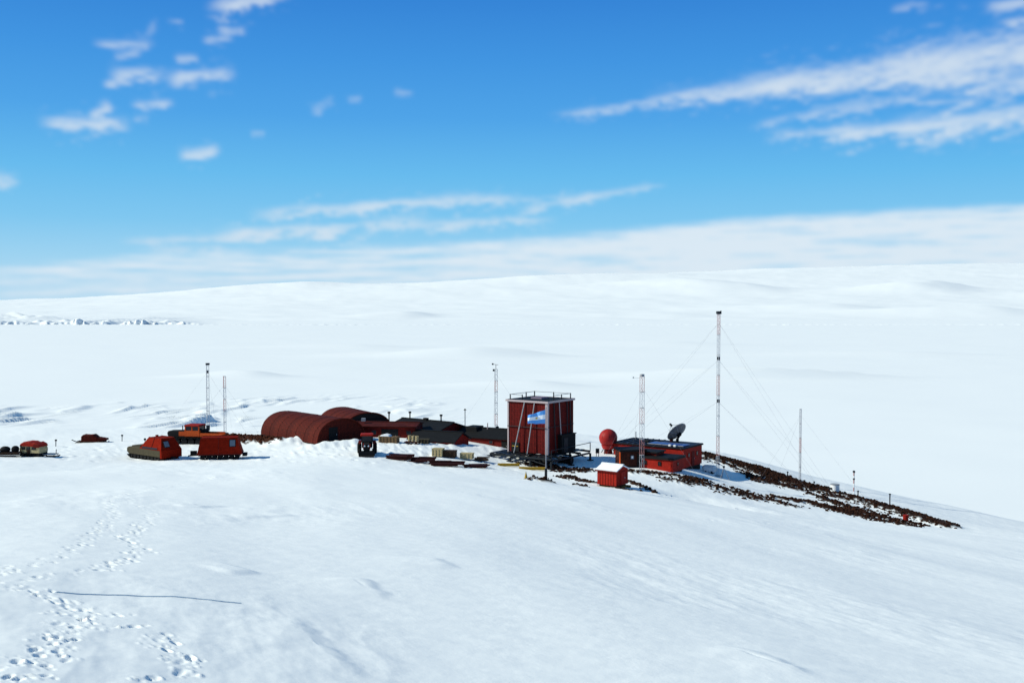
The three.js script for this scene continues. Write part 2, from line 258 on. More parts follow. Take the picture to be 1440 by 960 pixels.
function H(x, z, fine = true) {
  const r = Math.hypot(x, z), a = Math.atan2(x, -z) * 180 / Math.PI;
  let y = TP(x, z);
  const E = table(SHORE, a);
  if (r > E) y -= Math.min(18, 0.012 * (r - E) ** 2);
  for (const [bx, bz, rx, rz, h, t] of BANKS) { const dx = x - bx, dz = z - bz; if (dx * dx + dz * dz > 90) continue; const u = (dx * Math.cos(t) - dz * Math.sin(t)) / rx, v = (dx * Math.sin(t) + dz * Math.cos(t)) / rz; y += h * Math.exp(-u * u - v * v) * (1 + 0.5 * noise(x * 0.9, z * 0.9)); }
  if (!fine) return y;
  // wind-shaped snow
  const ux = x * 0.94 - z * 0.34, uz = z * 0.94 + x * 0.34;
  y += 0.16 * noise(ux * 0.11, uz * 0.045 + 3) + 0.035 * noise(ux * 0.33 + 9, uz * 0.12) + 0.04 * fbm(x * 0.16 + 5, z * 0.6, 3) + 0.012 * noise(x * 1.1, z * 2.1);
  if (r < 130) { const g = fbm(ux * 0.22 + 2, uz * 0.1, 3), k = sstep(0.0, 0.3, fbm(x * 0.07 + 8, z * 0.05, 2) + 0.05); y += k * (0.045 * (1 - Math.abs(g) * 3) + 0.03 * fbm(ux * 1.3, uz * 0.5, 3)); }
  if (r > 100) y += 0.05 * fbm(x * 0.8, z * 0.5, 3);

  if (x > 7 && x < 32 && z < -84 && z > -114) {                       // wind scoop: a short lee face and a long run-out
    const [d, at] = segd(x, z, SCOOP), side = (x - SCOOP[1][0]) * 0.78 - (z - SCOOP[1][1]) * 0.62, s = side < 0 ? -d : d, f = sstep(0, 0.35, at) * sstep(1, 0.45, at);
    y -= 0.9 * f * sstep(-0.6, 0.6, s) * sstep(8, 0.6, s);
  }
  if (r < 60 && z < 0) for (const L of LEES) {                        // drift lips with a short lee side
    const a0 = L[0], b0 = L[L.length - 1]; if (x < a0[0] - 3 || x > b0[0] + 3 || z < Math.min(a0[1], b0[1]) - 3 || z > Math.max(a0[1], b0[1]) + 3) continue;
    const [d, at] = segd(x, z, L), dx = b0[0] - a0[0], dz = b0[1] - a0[1], nl = Math.hypot(dx, dz), side = ((x - a0[0]) * -dz + (z - a0[1]) * dx) / nl * (dz > 0 ? -1 : 1) > 0 ? 1 : -1, s = side * d + 0.12 * noise(x * 1.5, z * 1.5), f = sstep(0, 0.3, at) * sstep(1, 0.7, at);
    y += 0.075 * f * (s < 0 ? Math.exp(-s * s / 1.6) : sstep(0.55, 0, s));
  }
  const cell = CELLS.get(Math.floor(x) * 4096 + Math.floor(z));
  if (cell) for (const [px, pz, w, l, t, h] of cell) {
    const dx = x - px, dz = z - pz, u = (dx * Math.cos(t) - dz * Math.sin(t)) / w, v = (dx * Math.sin(t) + dz * Math.cos(t)) / l, q = u * u + v * v;
    if (q < 1) y += h * (1 - q) ** (h < 0 ? 0.7 : 1.5); else if (h < 0 && q < 2.6) y -= h * 0.22 * (q - 1) * (2.6 - q);
  }
  const rk = rocky(x, z); y += rk[1];
  if (rk[0] > 0.35) y += 0.12 * sstep(0.35, 0.8, rk[0]) * (0.6 + noise(x * 2.1, z * 1.4) + 0.6 * noise(x * 5, z * 3));
  return y;
}
function sheet(cols, rows, f, colour) {                                // a grid of ground points; f(col, row) -> [x, y, z]
  const nc = cols.length, nr = rows.length, pos = new Float32Array(nc * nr * 3), uv = new Float32Array(nc * nr * 2), idx = new Uint32Array((nc - 1) * (nr - 1) * 6), col = colour ? new Float32Array(nc * nr * 3) : null;
  let k = 0;
  for (let j = 0; j < nr; j++) for (let i = 0; i < nc; i++, k++) { const p = f(cols[i], rows[j]); pos.set(p, k * 3); uv[k * 2] = p[0] / 3; uv[k * 2 + 1] = p[2] / 3; if (col) col.set(colour(p[0], p[2]), k * 3); }
  k = 0;
  for (let j = 0; j + 1 < nr; j++) for (let i = 0; i + 1 < nc; i++) { const a = j * nc + i, b = a + 1, c = a + nc, d = c + 1; idx.set([a, b, c, b, d, c], k); k += 6; }
  const g = new THREE.BufferGeometry(); g.setAttribute('position', new THREE.BufferAttribute(pos, 3)); g.setAttribute('uv', new THREE.BufferAttribute(uv, 2)); if (col) g.setAttribute('color', new THREE.BufferAttribute(col, 3)); g.setIndex(new THREE.BufferAttribute(idx, 1)); g.computeVertexNormals(); return g;
}
const D2R = Math.PI / 180;
function angles(fine, step, coarse) { const a = []; for (let t = -180; t < -fine; t += coarse) a.push(t * D2R); for (let t = -fine; t <= fine + 1e-6; t += step) a.push(t * D2R); for (let t = 180; t > fine; t -= coarse) a.push(t * D2R); return a.sort((p, q) => p - q); }
{
  const rows = [0.6, 2, 4, 6.5, 9, 11.5]; for (let r = 13.5; r < 62; r *= 1.0037) rows.push(r); for (let r = 62; r < 155; r *= 1.0058) rows.push(r); for (let r = 155; r < 235; r *= 1.012) rows.push(r);
  const tone = rng(5);
  structure('snow_ground', sheet(angles(31, 0.1, 4), rows, (a, r) => { const x = r * Math.sin(a), z = -r * Math.cos(a); return [x, Math.max(H(x, z), BAY - 5), z]; }, (x, z) => {
    const [b, , earth] = rocky(x, z), k = sstep(0.42, 0.56, b);
    if (k <= 0) return [1, 1, 1];
    const n = 0.7 + 0.5 * noise(x * 1.7, z * 1.7), c = earth ? [0.06 * n, 0.018 * n, 0.009 * n] : [0.028 * n, 0.0115 * n, 0.007 * n];
    return c.map((v) => lerp(1, v / 0.9, k));
  }), M.snow);
}
// loose stones over the bare ground
{
  const g = new THREE.IcosahedronGeometry(1, 0), p = g.attributes.position, r = rng(11);
  for (let i = 0; i < p.count; i++) { const x = p.getX(i), y = p.getY(i), z = p.getZ(i), s = 0.85 + 0.35 * noise(x * 2.3 + 4, y * 2.1 + z * 1.7); p.setXYZ(i, x * s * 1.2, y * s * 0.75, z * s); }
  g.computeVertexNormals();
  const list = [];
  for (const q of ROCKY) {
    const area = q.line.slice(1).reduce((s, b, i) => s + Math.hypot(b[0] - q.line[i][0], b[1] - q.line[i][1]), 0) * (q.w[0] + q.w[1] * 2 + q.w[2]) / 2;
    for (let i = 0; i < area * 34; i++) {
      const k = r() * (q.line.length - 1), j = Math.min(q.line.length - 2, Math.floor(k)), t = k - j, w = q.w[1] * 1.8;
      const x = lerp(q.line[j][0], q.line[j + 1][0], t) + (r() - 0.5) * 2 * w, z = lerp(q.line[j][1], q.line[j + 1][1], t) + (r() - 0.5) * 2 * w, b = rocky(x, z);
      if (b[0] < 0.05 + 0.5 * r()) continue;
      list.push([x, z, 0.05 + 0.16 * r() ** 2.2 + (r() < 0.02 ? 0.12 : 0), b[2]]);
    }
  }
  const im = new THREE.InstancedMesh(g, mat(1, 1, 1, { roughness: 1, specularIntensity: 0.15 }), list.length), o = new THREE.Object3D();
  list.forEach(([x, z, s, earth], i) => { o.position.set(x, H(x, z) + s * 0.15, z); o.rotation.set(r() * 0.6, r() * 6.3, r() * 0.6); o.scale.set(s * (0.8 + 0.6 * r()), s * (0.7 + 0.5 * r()), s * (0.8 + 0.6 * r())); o.updateMatrix(); im.setMatrixAt(i, o.matrix); const k = 0.6 + 0.9 * r(); im.setColorAt(i, earth ? C(0.06 * k, 0.018 * k, 0.009 * k) : C(0.028 * k, 0.0115 * k, 0.007 * k)); });
  im.name = 'rock_rubble'; im.castShadow = im.receiveShadow = true; im.userData = { kind: 'stuff', label: 'dark brown loose stones breaking through the snow around the station', category: 'rubble' }; scene.add(im);
  console.log('stones', list.length);
}
// the frozen bay: sea ice with swells added to give cloud-shadow bands, and a belt of rafted ice along the near shore
const SHADE_SWELLS = [[-30, -615, 34, 9, 4.6], [2, -622, 30, 7, 3.4], [-58, -636, 36, 6, 3], [-112, -443, 15, 7, 3], [92, -432, 36, 6, 4.2], [128, -438, 32, 5, 3], [80, -452, 30, 6, 2.4], [6, -392, 18, 6, 2.4], [-120, -760, 40, 18, 2.6], [110, -800, 60, 20, 3.4], [230, -640, 60, 14, 2.6]];
{
  const rows = [130]; for (let r = 140; r < 222; r *= 1.02) rows.push(r); for (let r = 222; r < 380; r *= 1.0034) rows.push(r); for (let r = 380; r < 1800; r *= 1.012) rows.push(r); rows.push(2500, 4000, 7000, 12000, 20000);
  structure('frozen_bay', sheet(angles(30, 0.11, 5), rows, (a, r) => {
    const x = r * Math.sin(a), z = -r * Math.cos(a); let y = BAY;
    if (r < 3000) {
      y += 0.5 * fbm(x * 0.012, z * 0.02, 3);
      for (const [sx, sz, rx, rz, h] of SHADE_SWELLS) { const u = (x - sx) / rx, v = (z - sz) / rz; if (Math.abs(v) < 3 && u > -7 && u < 3) y += h * Math.exp(-v * v) * (u < 0 ? Math.exp(-u * u * 0.35) : Math.exp(-u * u)); }
      // rafted ice
      const ad = a / D2R, belt = sstep(232, 262, r) * sstep(375, 300, r) * sstep(1, -14, ad) * sstep(-70, -34, ad);
      if (belt > 0) {
        const c = x * 0.95 + z * 0.3, l = z * 0.95 - x * 0.3, m = sstep(-0.15, 0.2, fbm(c * 0.02 + 3, l * 0.014 + 1, 4)), w = fbm(c * 0.05, l * 0.02, 3);
        let s = c / 12 + 2.0 * w; s -= Math.floor(s); let t = c / 5.2 + 1.6 * noise(c * 0.1 + 4, l * 0.045); t -= Math.floor(t);
        const n1 = sstep(-0.15, 0.15, noise(c * 0.08, l * 0.035 + 7)), n2 = sstep(-0.1, 0.2, noise(c * 0.13 + 9, l * 0.06));
        y += belt * m * (1.6 * n1 * (s < 0.87 ? (s / 0.87) ** 2.5 : (1 - s) / 0.13) + 0.8 * n2 * (t < 0.8 ? (t / 0.8) ** 2 : (1 - t) / 0.2) + 0.15 * fbm(x * 0.25, z * 0.3, 3));
      }
    }
    return [x, y, z];
  }), M.farSnow);
}
// the ice cap beyond the bay, with its ice front and the tide crack along the shore
const SKYLINE = [[-1.6, 6], [-0.49, 8], [-0.43, 11], [-0.28, 22], [-0.16, 29], [0, 39], [0.16, 47], [0.26, 53], [0.39, 58], [0.49, 60], [1.6, 40]];
const MOUNDS = [[-1020, -4800, 330, 260, 26], [-220, -2150, 60, 100, 9], [900, -2050, 130, 90, 14], [690, -2300, 120, 140, 10], [1290, -3300, 90, 200, 15], [1180, -3150, 120, 160, 12], [1400, -3350, 60, 120, 10], [1650, -2700, 120, 240, 20], [560, -3600, 160, 300, 22], [730, -3400, 120, 240, 16], [350, -4500, 500, 300, 24], [-100, -3600, 500, 320, 16]];
{
  const cols = [-1.6, -1.3, -1.0, -0.8, -0.65]; for (let t = -0.56; t <= 0.5601; t += 0.0011) cols.push(t); cols.push(0.65, 0.8, 1.0, 1.3, 1.6);
  const rows = [1628]; for (let d = 1632; d < 1692; d += 1.6) rows.push(d); for (let d = 1693; d < 1705; d += 3) rows.push(d); for (let d = 1705; d < 6200; d *= 1.014) rows.push(d); rows.push(7000, 8500);
  structure('ice_cap', sheet(cols, rows, (t, D) => {
    const x = t * D, s = clamp((D - 1641) / (5600 - 1641)), g = s < 1 ? 1 - (1 - s) ** 1.7 : 1;
    let y = D / 1477 * lerp(-27, table(SKYLINE, t), g) - sstep(1641, 1628, D) * 3 - Math.max(0, D - 5600) * 0.02;
    y += 9 * s * fbm(x * 0.0016, D * 0.0022, 3) + sstep(0, 0.1, s) * 4.5 * fbm(x * 0.005, D * 0.006 + x * 0.002, 3);
    for (const [mx, mz, rx, rz, h] of MOUNDS) { const u = (x - mx) / rx, v = (-D - mz) / rz; if (u > -6 && u < 3 && Math.abs(v) < 3) y += 1.3 * h * Math.exp(-v * v) * (u < 0 ? Math.exp(-u * u * 0.3) : Math.exp(-u * u)); }
    y += sstep(1638, 1644, D) * sstep(1662, 1648, D) * (0.9 + 1.1 * noise(x * 0.11, 3) + 0.8 * noise(x * 0.31, 8)) * 0.8;       // tide crack
    const front = sstep(-0.275, -0.34, t);                                                                                  // ice front
    if (front > 0) {
      let sw = x / 17 + 2.2 * noise(x * 0.017, 5); sw -= Math.floor(sw); const edge = 1648 + 15 * sw * (0.6 + noise(x * 0.013, 4)) + 12 * noise(x * 0.03, 2) + 5 * noise(x * 0.12, 6), top = front * (4.5 + 3 * noise(x * 0.012, 9) + 3 * noise(x * 0.05, 3));
      y += top * sstep(edge, edge + 6, D) * sstep(2600, 1750, D);
      y += front * sstep(edge, edge + 3, D) * sstep(edge + 60, edge + 20, D) * (4 * noise(x * 0.03, D * 0.05) + 2 * noise(x * 0.08, D * 0.1));
      y += sstep(-0.42, -0.47, t) * sstep(1900, 1960, D) * sstep(2200, 2020, D) * (6 + 8 * noise(x * 0.02, D * 0.02) + 4 * noise(x * 0.05, D * 0.05));
    }
    return [x, y, -D];
  }), M.farSnow);
}
// ================================================================ the station
const R = (d) => d * Math.PI / 180;
const P3 = (x, z, dy = 0) => [x, H(x, z, false) + dy, z];
function fromCorner(cx, cz, L, W, turn) { const c = Math.cos(turn), s = Math.sin(turn); return [cx - c * L / 2 - s * W / 2, cz + s * L / 2 - c * W / 2]; }

// ---- reusable parts
function windowPart(parent, w, h, x, y, z, face, frameM, paneM) {      // face: '+z', '+x', '-x'
  const g = sub('window', parent, [x, y, z], face === '+x' ? Math.PI / 2 : face === '-x' ? -Math.PI / 2 : 0), t = 0.09;
  mesh('frame', [box(w, t, 0.08, 0, h / 2 - t / 2, 0), box(w, t, 0.08, 0, -h / 2 + t / 2, 0), box(t, h - 2 * t, 0.08, -w / 2 + t / 2, 0, 0), box(t, h - 2 * t, 0.08, w / 2 - t / 2, 0, 0)], frameM, g);
  mesh('pane', box(w - 2 * t, h - 2 * t, 0.03, 0, 0, 0.012), paneM, g);
  return g;
}
// a hut with its ridge along x: front wall faces +z
function hut(o, { L, W, h, rise, wall, roof, over = 0.2, thick = 0.12, plinth = 0.9, plinthM = M.black, fascia }) {
  const gable = (x, s) => { const g = prism(rise > 0.01 ? [[-W / 2, 0], [W / 2, 0], [W / 2, h], [0, h + rise], [-W / 2, h]] : [[-W / 2, 0], [W / 2, 0], [W / 2, h], [-W / 2, h]], 0.12).rotateY(Math.PI / 2 * s); return g.translate(x, 0, 0); };
  mesh('wall', box(L - 0.24, h, 0.12, 0, h / 2, W / 2 - 0.06), wall, o);
  mesh('wall', box(L - 0.24, h, 0.12, 0, h / 2, -W / 2 + 0.06), wall, o);
  mesh('gable_wall', gable(L / 2 - 0.06, 1), wall, o); mesh('gable_wall', gable(-L / 2 + 0.06, -1), wall, o);
  mesh('plinth', box(L - 0.3, plinth, W - 0.3, 0, -plinth / 2 + 0.02, 0), plinthM, o);
  if (rise > 0.01) {
    const n = Math.hypot(W / 2, rise), len = n * (1 + over / (W / 2)), a = Math.atan2(rise, W / 2);
    for (const s of [1, -1]) { const g = new THREE.BoxGeometry(L + 2 * over, thick, len).translate(0, thick / 2 + 0.004, len / 2).rotateX(a).translate(0, h + rise, 0); if (s < 0) g.rotateY(Math.PI); mesh('roof_slope', g, roof, o); }
    mesh('ridge_cap', box(L + 2 * over, 0.07, 0.3, 0, h + rise + thick + 0.03, 0), roof, o);
  } else mesh('roof', box(L + 2 * over, thick, W + 2 * over, 0, h + thick / 2 + 0.004, 0), roof, o);
  if (fascia) mesh('fascia', [box(L + 2 * over + 0.06, 0.14, 0.05, 0, h + 0.03, W / 2 + over + 0.03), box(0.05, 0.14, W + 2 * over, L / 2 + over + 0.03, h + 0.03, 0)], fascia, o);
  return o;
}
function doorPart(parent, w, h, x, z, face, m) { const d = sub('door', parent, [x, h / 2 + 0.02, z], face === '+x' ? Math.PI / 2 : face === '-x' ? -Math.PI / 2 : 0); mesh('leaf', box(w, h, 0.07), m, d); mesh('handle', box(0.05, 0.16, 0.06, w * 0.36, 0, 0.06), M.grey, d); return d; }

// running gear of a tracked vehicle: side = z of the track centre
function trackPart(parent, x0, x1, y, r, z, w) {
  const t = sub('track', parent, [0, 0, z]), out = [], k = 10;
  for (let i = 0; i <= k; i++) { const a = Math.PI / 2 + Math.PI * i / k; out.push([x0 + r * Math.cos(a), y + r * Math.sin(a)]); }
  for (let i = 0; i <= k; i++) { const a = -Math.PI / 2 + Math.PI * i / k; out.push([x1 + r * Math.cos(a), y + r * Math.sin(a)]); }
  const s = new THREE.Shape(out.map((p) => new THREE.Vector2(...p))), hole = new THREE.Path(out.map(([px, py]) => new THREE.Vector2((px - (x0 + x1) / 2) * (1 - 0.12 / ((x1 - x0) / 2 + r)) + (x0 + x1) / 2, y + (py - y) * (1 - 0.07 / r))));
  s.holes.push(hole);
  mesh('belt', new THREE.ExtrudeGeometry(s, { depth: w, bevelEnabled: false }).translate(0, 0, -w / 2), M.rubber, t);
  const n = Math.max(3, Math.round((x1 - x0) / (2.1 * r)) + 1);
  for (let i = 0; i < n; i++) mesh('wheel', new THREE.CylinderGeometry(r * 0.86, r * 0.86, w * 0.7, 14).rotateX(Math.PI / 2).translate(lerp(x0, x1, i / (n - 1)), y, 0), M.black, t);
  const gr = []; for (let x = x0; x <= x1; x += 0.42) gr.push(box(0.12, 0.09, w * 1.06, x, y - r - 0.035, 0), box(0.1, 0.07, w * 1.06, x + 0.1, y + r + 0.03, 0));
  mesh('grouser', gr, M.rubber, t).userData.kind = 'stuff';
  return t;
}

// ---- tracked snow vehicle with a canvas cabin
{
  const [x, y, z] = P3(-41.9, -122.2), o = thing('tracked_snow_vehicle', 'tracked snow vehicle with olive bonnet and sides and orange red canvas cabin', 'vehicle', [x, y - 0.02, z], Math.atan2(0.6, -0.8));
  mesh('hull', prism([[-3.2, 0.5], [3.0, 0.5], [3.35, 0.72], [3.35, 1.15], [3.05, 1.32], [1.35, 1.4], [-3.2, 1.3]], 2.7, 0.06), M.olive, o);
  mesh('bonnet', prism([[1.35, 1.32], [3.2, 1.26], [3.05, 1.42], [1.35, 1.52]], 1.7, 0.05), M.olive, o);
  mesh('grille', box(0.06, 0.4, 1.5, 3.36, 0.92, 0), M.black, o);
  const c = mesh('canvas_cabin', taperBox(-3.45, 0.75, 1.38, 1.3, -2.75, -0.35, 0.85, 2.62), M.redCanvas, o);
  mesh('seam', [box(2.4, 0.05, 0.06, -1.55, 2.64, 0.84), box(2.4, 0.05, 0.06, -1.55, 2.64, -0.84), bar([-1.5, 1.32, 1.39], [-1.5, 2.63, 0.87], 0.03), bar([-1.5, 1.32, -1.39], [-1.5, 2.63, -0.87], 0.03)], M.redDeep, c);
  mesh('rear_flap', taperBox(-3.5, -3.2, 1.36, 0.42, -3.47, -3.2, 1.37, 1.34), M.redCanvas, o);
  for (const s of [1, -1]) { const w = sub('side_window', o, [-1.2, 1.45, s * 1.335]); mesh('pane', box(2.9, 0.2, 0.06, 0, 0, 0, [-s * 0.38, 0, 0]), M.glass, w); }
  { const w = sub('rear_window', o, [-3.27, 1.98, -0.55], -Math.PI / 2); mesh('frame', box(0.74, 0.8, 0.05, 0, 0, 0, [-0.49, 0, 0]), M.black, w); mesh('pane', box(0.6, 0.66, 0.05, 0, 0.01, 0.03, [-0.49, 0, 0]), M.greyGlass, w); }
  mesh('windscreen', hex([[0.6, 1.52, 1.0], [0.64, 1.52, 1.0], [0.64, 1.52, -1.0], [0.6, 1.52, -1.0], [-0.08, 2.35, 0.85], [-0.04, 2.35, 0.85], [-0.04, 2.35, -0.85], [-0.08, 2.35, -0.85]]), M.glass, o);
  mesh('exhaust_pipe', [bar([0.95, 1.4, 1.05], [0.95, 2.2, 1.05], 0.07), bar([0.95, 2.2, 1.05], [1.15, 2.35, 1.1], 0.09)], M.black, o);
  mesh('lamp_post', [bar([2.9, 1.3, 0.8], [2.9, 1.85, 0.8], 0.035), new THREE.SphereGeometry(0.15, 8, 6).translate(2.9, 1.95, 0.8)], M.steel, o);
  mesh('roof_vent', box(0.25, 0.16, 0.25, -0.4, 2.7, 0.2), M.redDeep, o);
  for (const s of [1, -1]) { trackPart(o, -2.7, 2.7, 0.34, 0.32, s * 0.98, 0.62); mesh('headlight', new THREE.CylinderGeometry(0.13, 0.13, 0.1, 12).rotateZ(Math.PI / 2).translate(3.4, 1.02, s * 1.0), M.pale, o); }
  mesh('front_ski', prism([[2.9, 0.02], [3.9, 0.02], [4.25, 0.22], [4.2, 0.28], [3.85, 0.12], [2.9, 0.12]], 1.5), M.black, o);
  mesh('tow_hook', box(0.7, 0.14, 0.3, -3.75, 0.45, 0), M.black, o);
}
// ---- trailer on tracks under red canvas
{
  const [x, y, z] = P3(-33.8, -121.2), o = thing('tracked_trailer', 'boxy dark red canvas covered trailer on tracks standing behind the snow vehicle', 'trailer', [x, y - 0.02, z], Math.atan2(-0.17, -0.985));
  mesh('chassis', box(4.7, 0.2, 2.2, 0, 0.6, 0), M.black, o);
  const c = mesh('canvas_cover', taperBox(-2.5, 2.5, 1.3, 0.7, -1.95, 2.1, 0.95, 2.55), M.redCanvas, o);
  mesh('roof_seam', [box(4.0, 0.06, 0.07, 0.07, 2.57, 0.93), box(4.0, 0.06, 0.07, 0.07, 2.57, -0.93), bar([0.1, 0.7, 1.31], [0.1, 2.55, 0.97], 0.03), bar([0.1, 0.7, -1.31], [0.1, 2.55, -0.97], 0.03), box(5.05, 0.08, 2.66, 0, 0.7, 0)], M.redDeep, c);
  for (const s of [1, -1]) { const w = sub('side_window', o, [-1.45, 1.95, s * 1.085]); mesh('frame', box(0.72, 0.85, 0.05, 0, 0, 0, [-s * 0.19, 0, 0]), M.black, w); mesh('pane', box(0.58, 0.7, 0.05, 0, 0, s * 0.02, [-s * 0.19, 0, 0]), M.greyGlass, w); }
  for (const s of [1, -1]) trackPart(o, -1.9, 1.9, 0.31, 0.29, s * 0.85, 0.5);
  mesh('drawbar', [bar([2.4, 0.6, 0.7], [3.6, 0.45, 0], 0.07), bar([2.4, 0.6, -0.7], [3.6, 0.45, 0], 0.07), box(0.7, 0.5, 0.5, 3.0, 0.75, 0)], M.black, o);
  mesh('rear_step', box(0.5, 0.3, 1.2, -2.75, 0.5, 0), M.black, o);
}
// ---- orange tracked tractor
{
  const [x, y, z] = P3(-41.9, -136.6), o = thing('tracked_tractor', 'orange tracked tractor with windowed cab and black engine hood', 'tractor', [x, y - 0.1, z], R(180) - R(10));
  mesh('chassis', box(5.6, 0.4, 1.7, 0, 0.95, 0), M.black, o);
  mesh('engine_hood', prism([[0.55, 1.1], [2.9, 1.1], [3.0, 1.35], [2.85, 1.75], [0.55, 1.85]], 1.5, 0.06), M.black, o);
  mesh('side_panel', box(0.75, 0.6, 1.66, 0.95, 1.42, 0), M.orange, o);
  const cab = sub('cab', o, [-0.55, 0, 0]);
  mesh('cab_body', box(2.1, 0.75, 1.9, 0, 1.5, 0), M.orange, cab);
  mesh('cab_glazing', box(1.9, 0.55, 1.7, 0, 2.15, 0), M.glass, cab);
  for (const a of [-1, 0, 1]) for (const b of [-1, 1]) mesh('cab_pillar', box(0.13, 0.58, 0.13, a * 0.94, 2.15, b * 0.84), M.orange, cab);
  mesh('cab_roof', prism([[-1.1, 2.42], [1.1, 2.42], [1.0, 2.62], [-1.0, 2.62]], 1.98, 0.05), M.red, cab);
  mesh('load_bed', [box(2.6, 0.22, 2.0, -3.0, 1.22, 0), box(2.6, 0.3, 0.08, -3.0, 1.45, 0.98), box(2.6, 0.3, 0.08, -3.0, 1.45, -0.98)], M.orange, o);
  mesh('winch', new THREE.CylinderGeometry(0.32, 0.32, 1.0, 12).rotateX(Math.PI / 2).translate(-1.95, 1.75, 0), M.black, o);
  for (const s of [1, -1]) trackPart(o, -2.5, 2.4, 0.5, 0.46, s * 0.95, 0.6);
  mesh('exhaust_pipe', bar([1.4, 1.8, 0.4], [1.4, 2.35, 0.4], 0.06), M.black, o);
  for (const s of [1, -1]) mesh('headlight', new THREE.CylinderGeometry(0.12, 0.12, 0.08, 10).rotateZ(Math.PI / 2).translate(3.02, 1.5, s * 0.5), M.pale, o);
}
// ---- far sledges and the small cream vehicle
{
  const [x, y, z] = P3(-57.9, -119), o = thing('cargo_sledge', 'low black loaded cargo sledge parked beside the cream vehicle', 'sledge', [x, y, z], R(4));
  for (const s of [1, -1]) mesh('runner', prism([[-3.2, 0], [2.2, 0], [2.55, 0.3], [2.48, 0.36], [2.1, 0.12], [-3.2, 0.12]], 0.12).translate(0, 0, s * 0.6), M.black, o);
  mesh('deck', box(4.9, 0.14, 1.5, -0.5, 0.36, 0), M.timberDark, o);
  mesh('cargo_box', box(1.5, 0.8, 1.2, -2.1, 0.84, 0), M.black, o); mesh('cargo_bundle', new THREE.SphereGeometry(0.5, 10, 7).scale(1.2, 0.75, 1).translate(0.2, 0.72, 0), M.black, o);
  mesh('cargo_bundle', new THREE.SphereGeometry(0.45, 10, 7).scale(1.0, 0.9, 1).translate(1.35, 0.75, 0.1), M.rubber, o); mesh('cargo_bundle', new THREE.SphereGeometry(0.45, 10, 7).scale(1.3, 0.6, 1).translate(-0.9, 0.62, 0.1), M.rubber, o);
  mesh('stake', bar([-1.3, 0.4, 0.5], [-1.3, 1.5, 0.5], 0.05), M.black, o); mesh('stake', bar([1.9, 0.4, 0], [1.9, 1.15, 0], 0.05), M.black, o);
}
{
  const [x, y, z] = P3(-54.9, -120), o = thing('crawler_cabin', 'small cream tracked vehicle with rounded red roof and dark windows', 'vehicle', [x, y, z], R(-12));
  mesh('body', prism([[-1.25, 0.45], [1.25, 0.45], [1.3, 0.9], [1.15, 1.3], [-1.15, 1.3], [-1.3, 0.9]], 1.6, 0.06), M.cream, o);
  mesh('roof', prism([[-1.3, 1.22], [1.3, 1.18], [1.2, 1.45], [0.7, 1.66], [0.35, 1.6], [0, 1.72], [-0.7, 1.74], [-1.15, 1.5]], 1.7, 0.08), M.red, o);
  mesh('side_flap', box(0.7, 0.35, 0.06, 0.95, 1.3, 0.86), M.redDeep, o);
  for (const [wx, w] of [[-0.75, 0.5], [-0.1, 0.5], [0.6, 0.55]]) { const g = sub('window', o, [wx, 1.02, 0.81]); mesh('frame', box(w, 0.32, 0.05), M.timberDark, g); mesh('pane', box(w - 0.12, 0.22, 0.05, 0, 0, 0.02), M.glass, g); }
  mesh('door', box(0.5, 0.55, 0.05, -0.1, 0.68, 0.81), M.timberDark, o);
  for (const s of [1, -1]) trackPart(o, -1.0, 1.0, 0.27, 0.25, s * 0.55, 0.42);
}
{
  const [x, y, z] = P3(-53.1, -120.2), o = thing('flat_sledge', 'small empty grey flat sledge hitched to the cream vehicle', 'sledge', [x, y, z], R(-8));
  for (const s of [1, -1]) mesh('runner', prism([[-0.8, 0], [0.8, 0], [1.0, 0.2], [0.95, 0.26], [0.75, 0.1], [-0.8, 0.1]], 0.09).translate(0, 0, s * 0.4), M.black, o);
  for (let i = 0; i < 4; i++) mesh('slat', box(0.34, 0.07, 1.0, -0.6 + 0.4 * i, 0.34, 0), M.grey, o);
  for (const a of [-0.7, 0.7]) for (const b of [-0.4, 0.4]) mesh('post', bar([a, 0.05, b], [a, 0.36, b], 0.04), M.black, o);
  mesh('push_handle', bar([0.7, 0.3, 0], [0.75, 0.9, 0], 0.04), M.black, o);
}
{
  const [x, y, z] = P3(-56.1, -139.5), o = thing('covered_sledge', 'rust red covered sledge with a long low tail on the open snow', 'sledge', [x, y - 0.03, z], R(3));
  for (const s of [1, -1]) mesh('runner', prism([[-2.0, 0], [2.0, 0], [2.2, 0.2], [2.1, 0.24], [1.9, 0.12], [-2.0, 0.12]], 0.12).translate(0, 0, s * 0.5), M.black, o);
  mesh('covered_load', prism([[-1.2, 0.3], [0.9, 0.3], [0.85, 0.9], [0.45, 1.2], [-0.2, 1.12], [-0.9, 1.18], [-1.15, 0.95]], 1.3, 0.08), M.rust, o);
  mesh('load_tail', prism([[0.85, 0.25], [2.1, 0.42], [2.1, 0.62], [0.85, 0.85]], 1.1, 0.05), M.rust2, o);
  mesh('deck', box(3.6, 0.14, 1.2, 0, 0.24, 0), M.timberDark, o);
  mesh('tow_bar', bar([-1.9, 0.15, 0], [-2.6, 0.45, 0], 0.06), M.black, o);
}
for (const [x, z, h, l] of [[-58.7, -134.5, 0.75, 'short grey marker post standing near the covered sledge'], [-52.6, -141, 0.85, 'short grey marker post standing behind the olive bonnet of the snow vehicle']]) {
  const o = thing('marker_post', l, 'post', P3(x, z), 0); mesh('stake', bar([0, -0.2, 0], [0.03, h, 0], 0.05), M.steel, o); mesh('cap', box(0.26, 0.2, 0.1, 0.03, h, 0), M.steel, o);
}
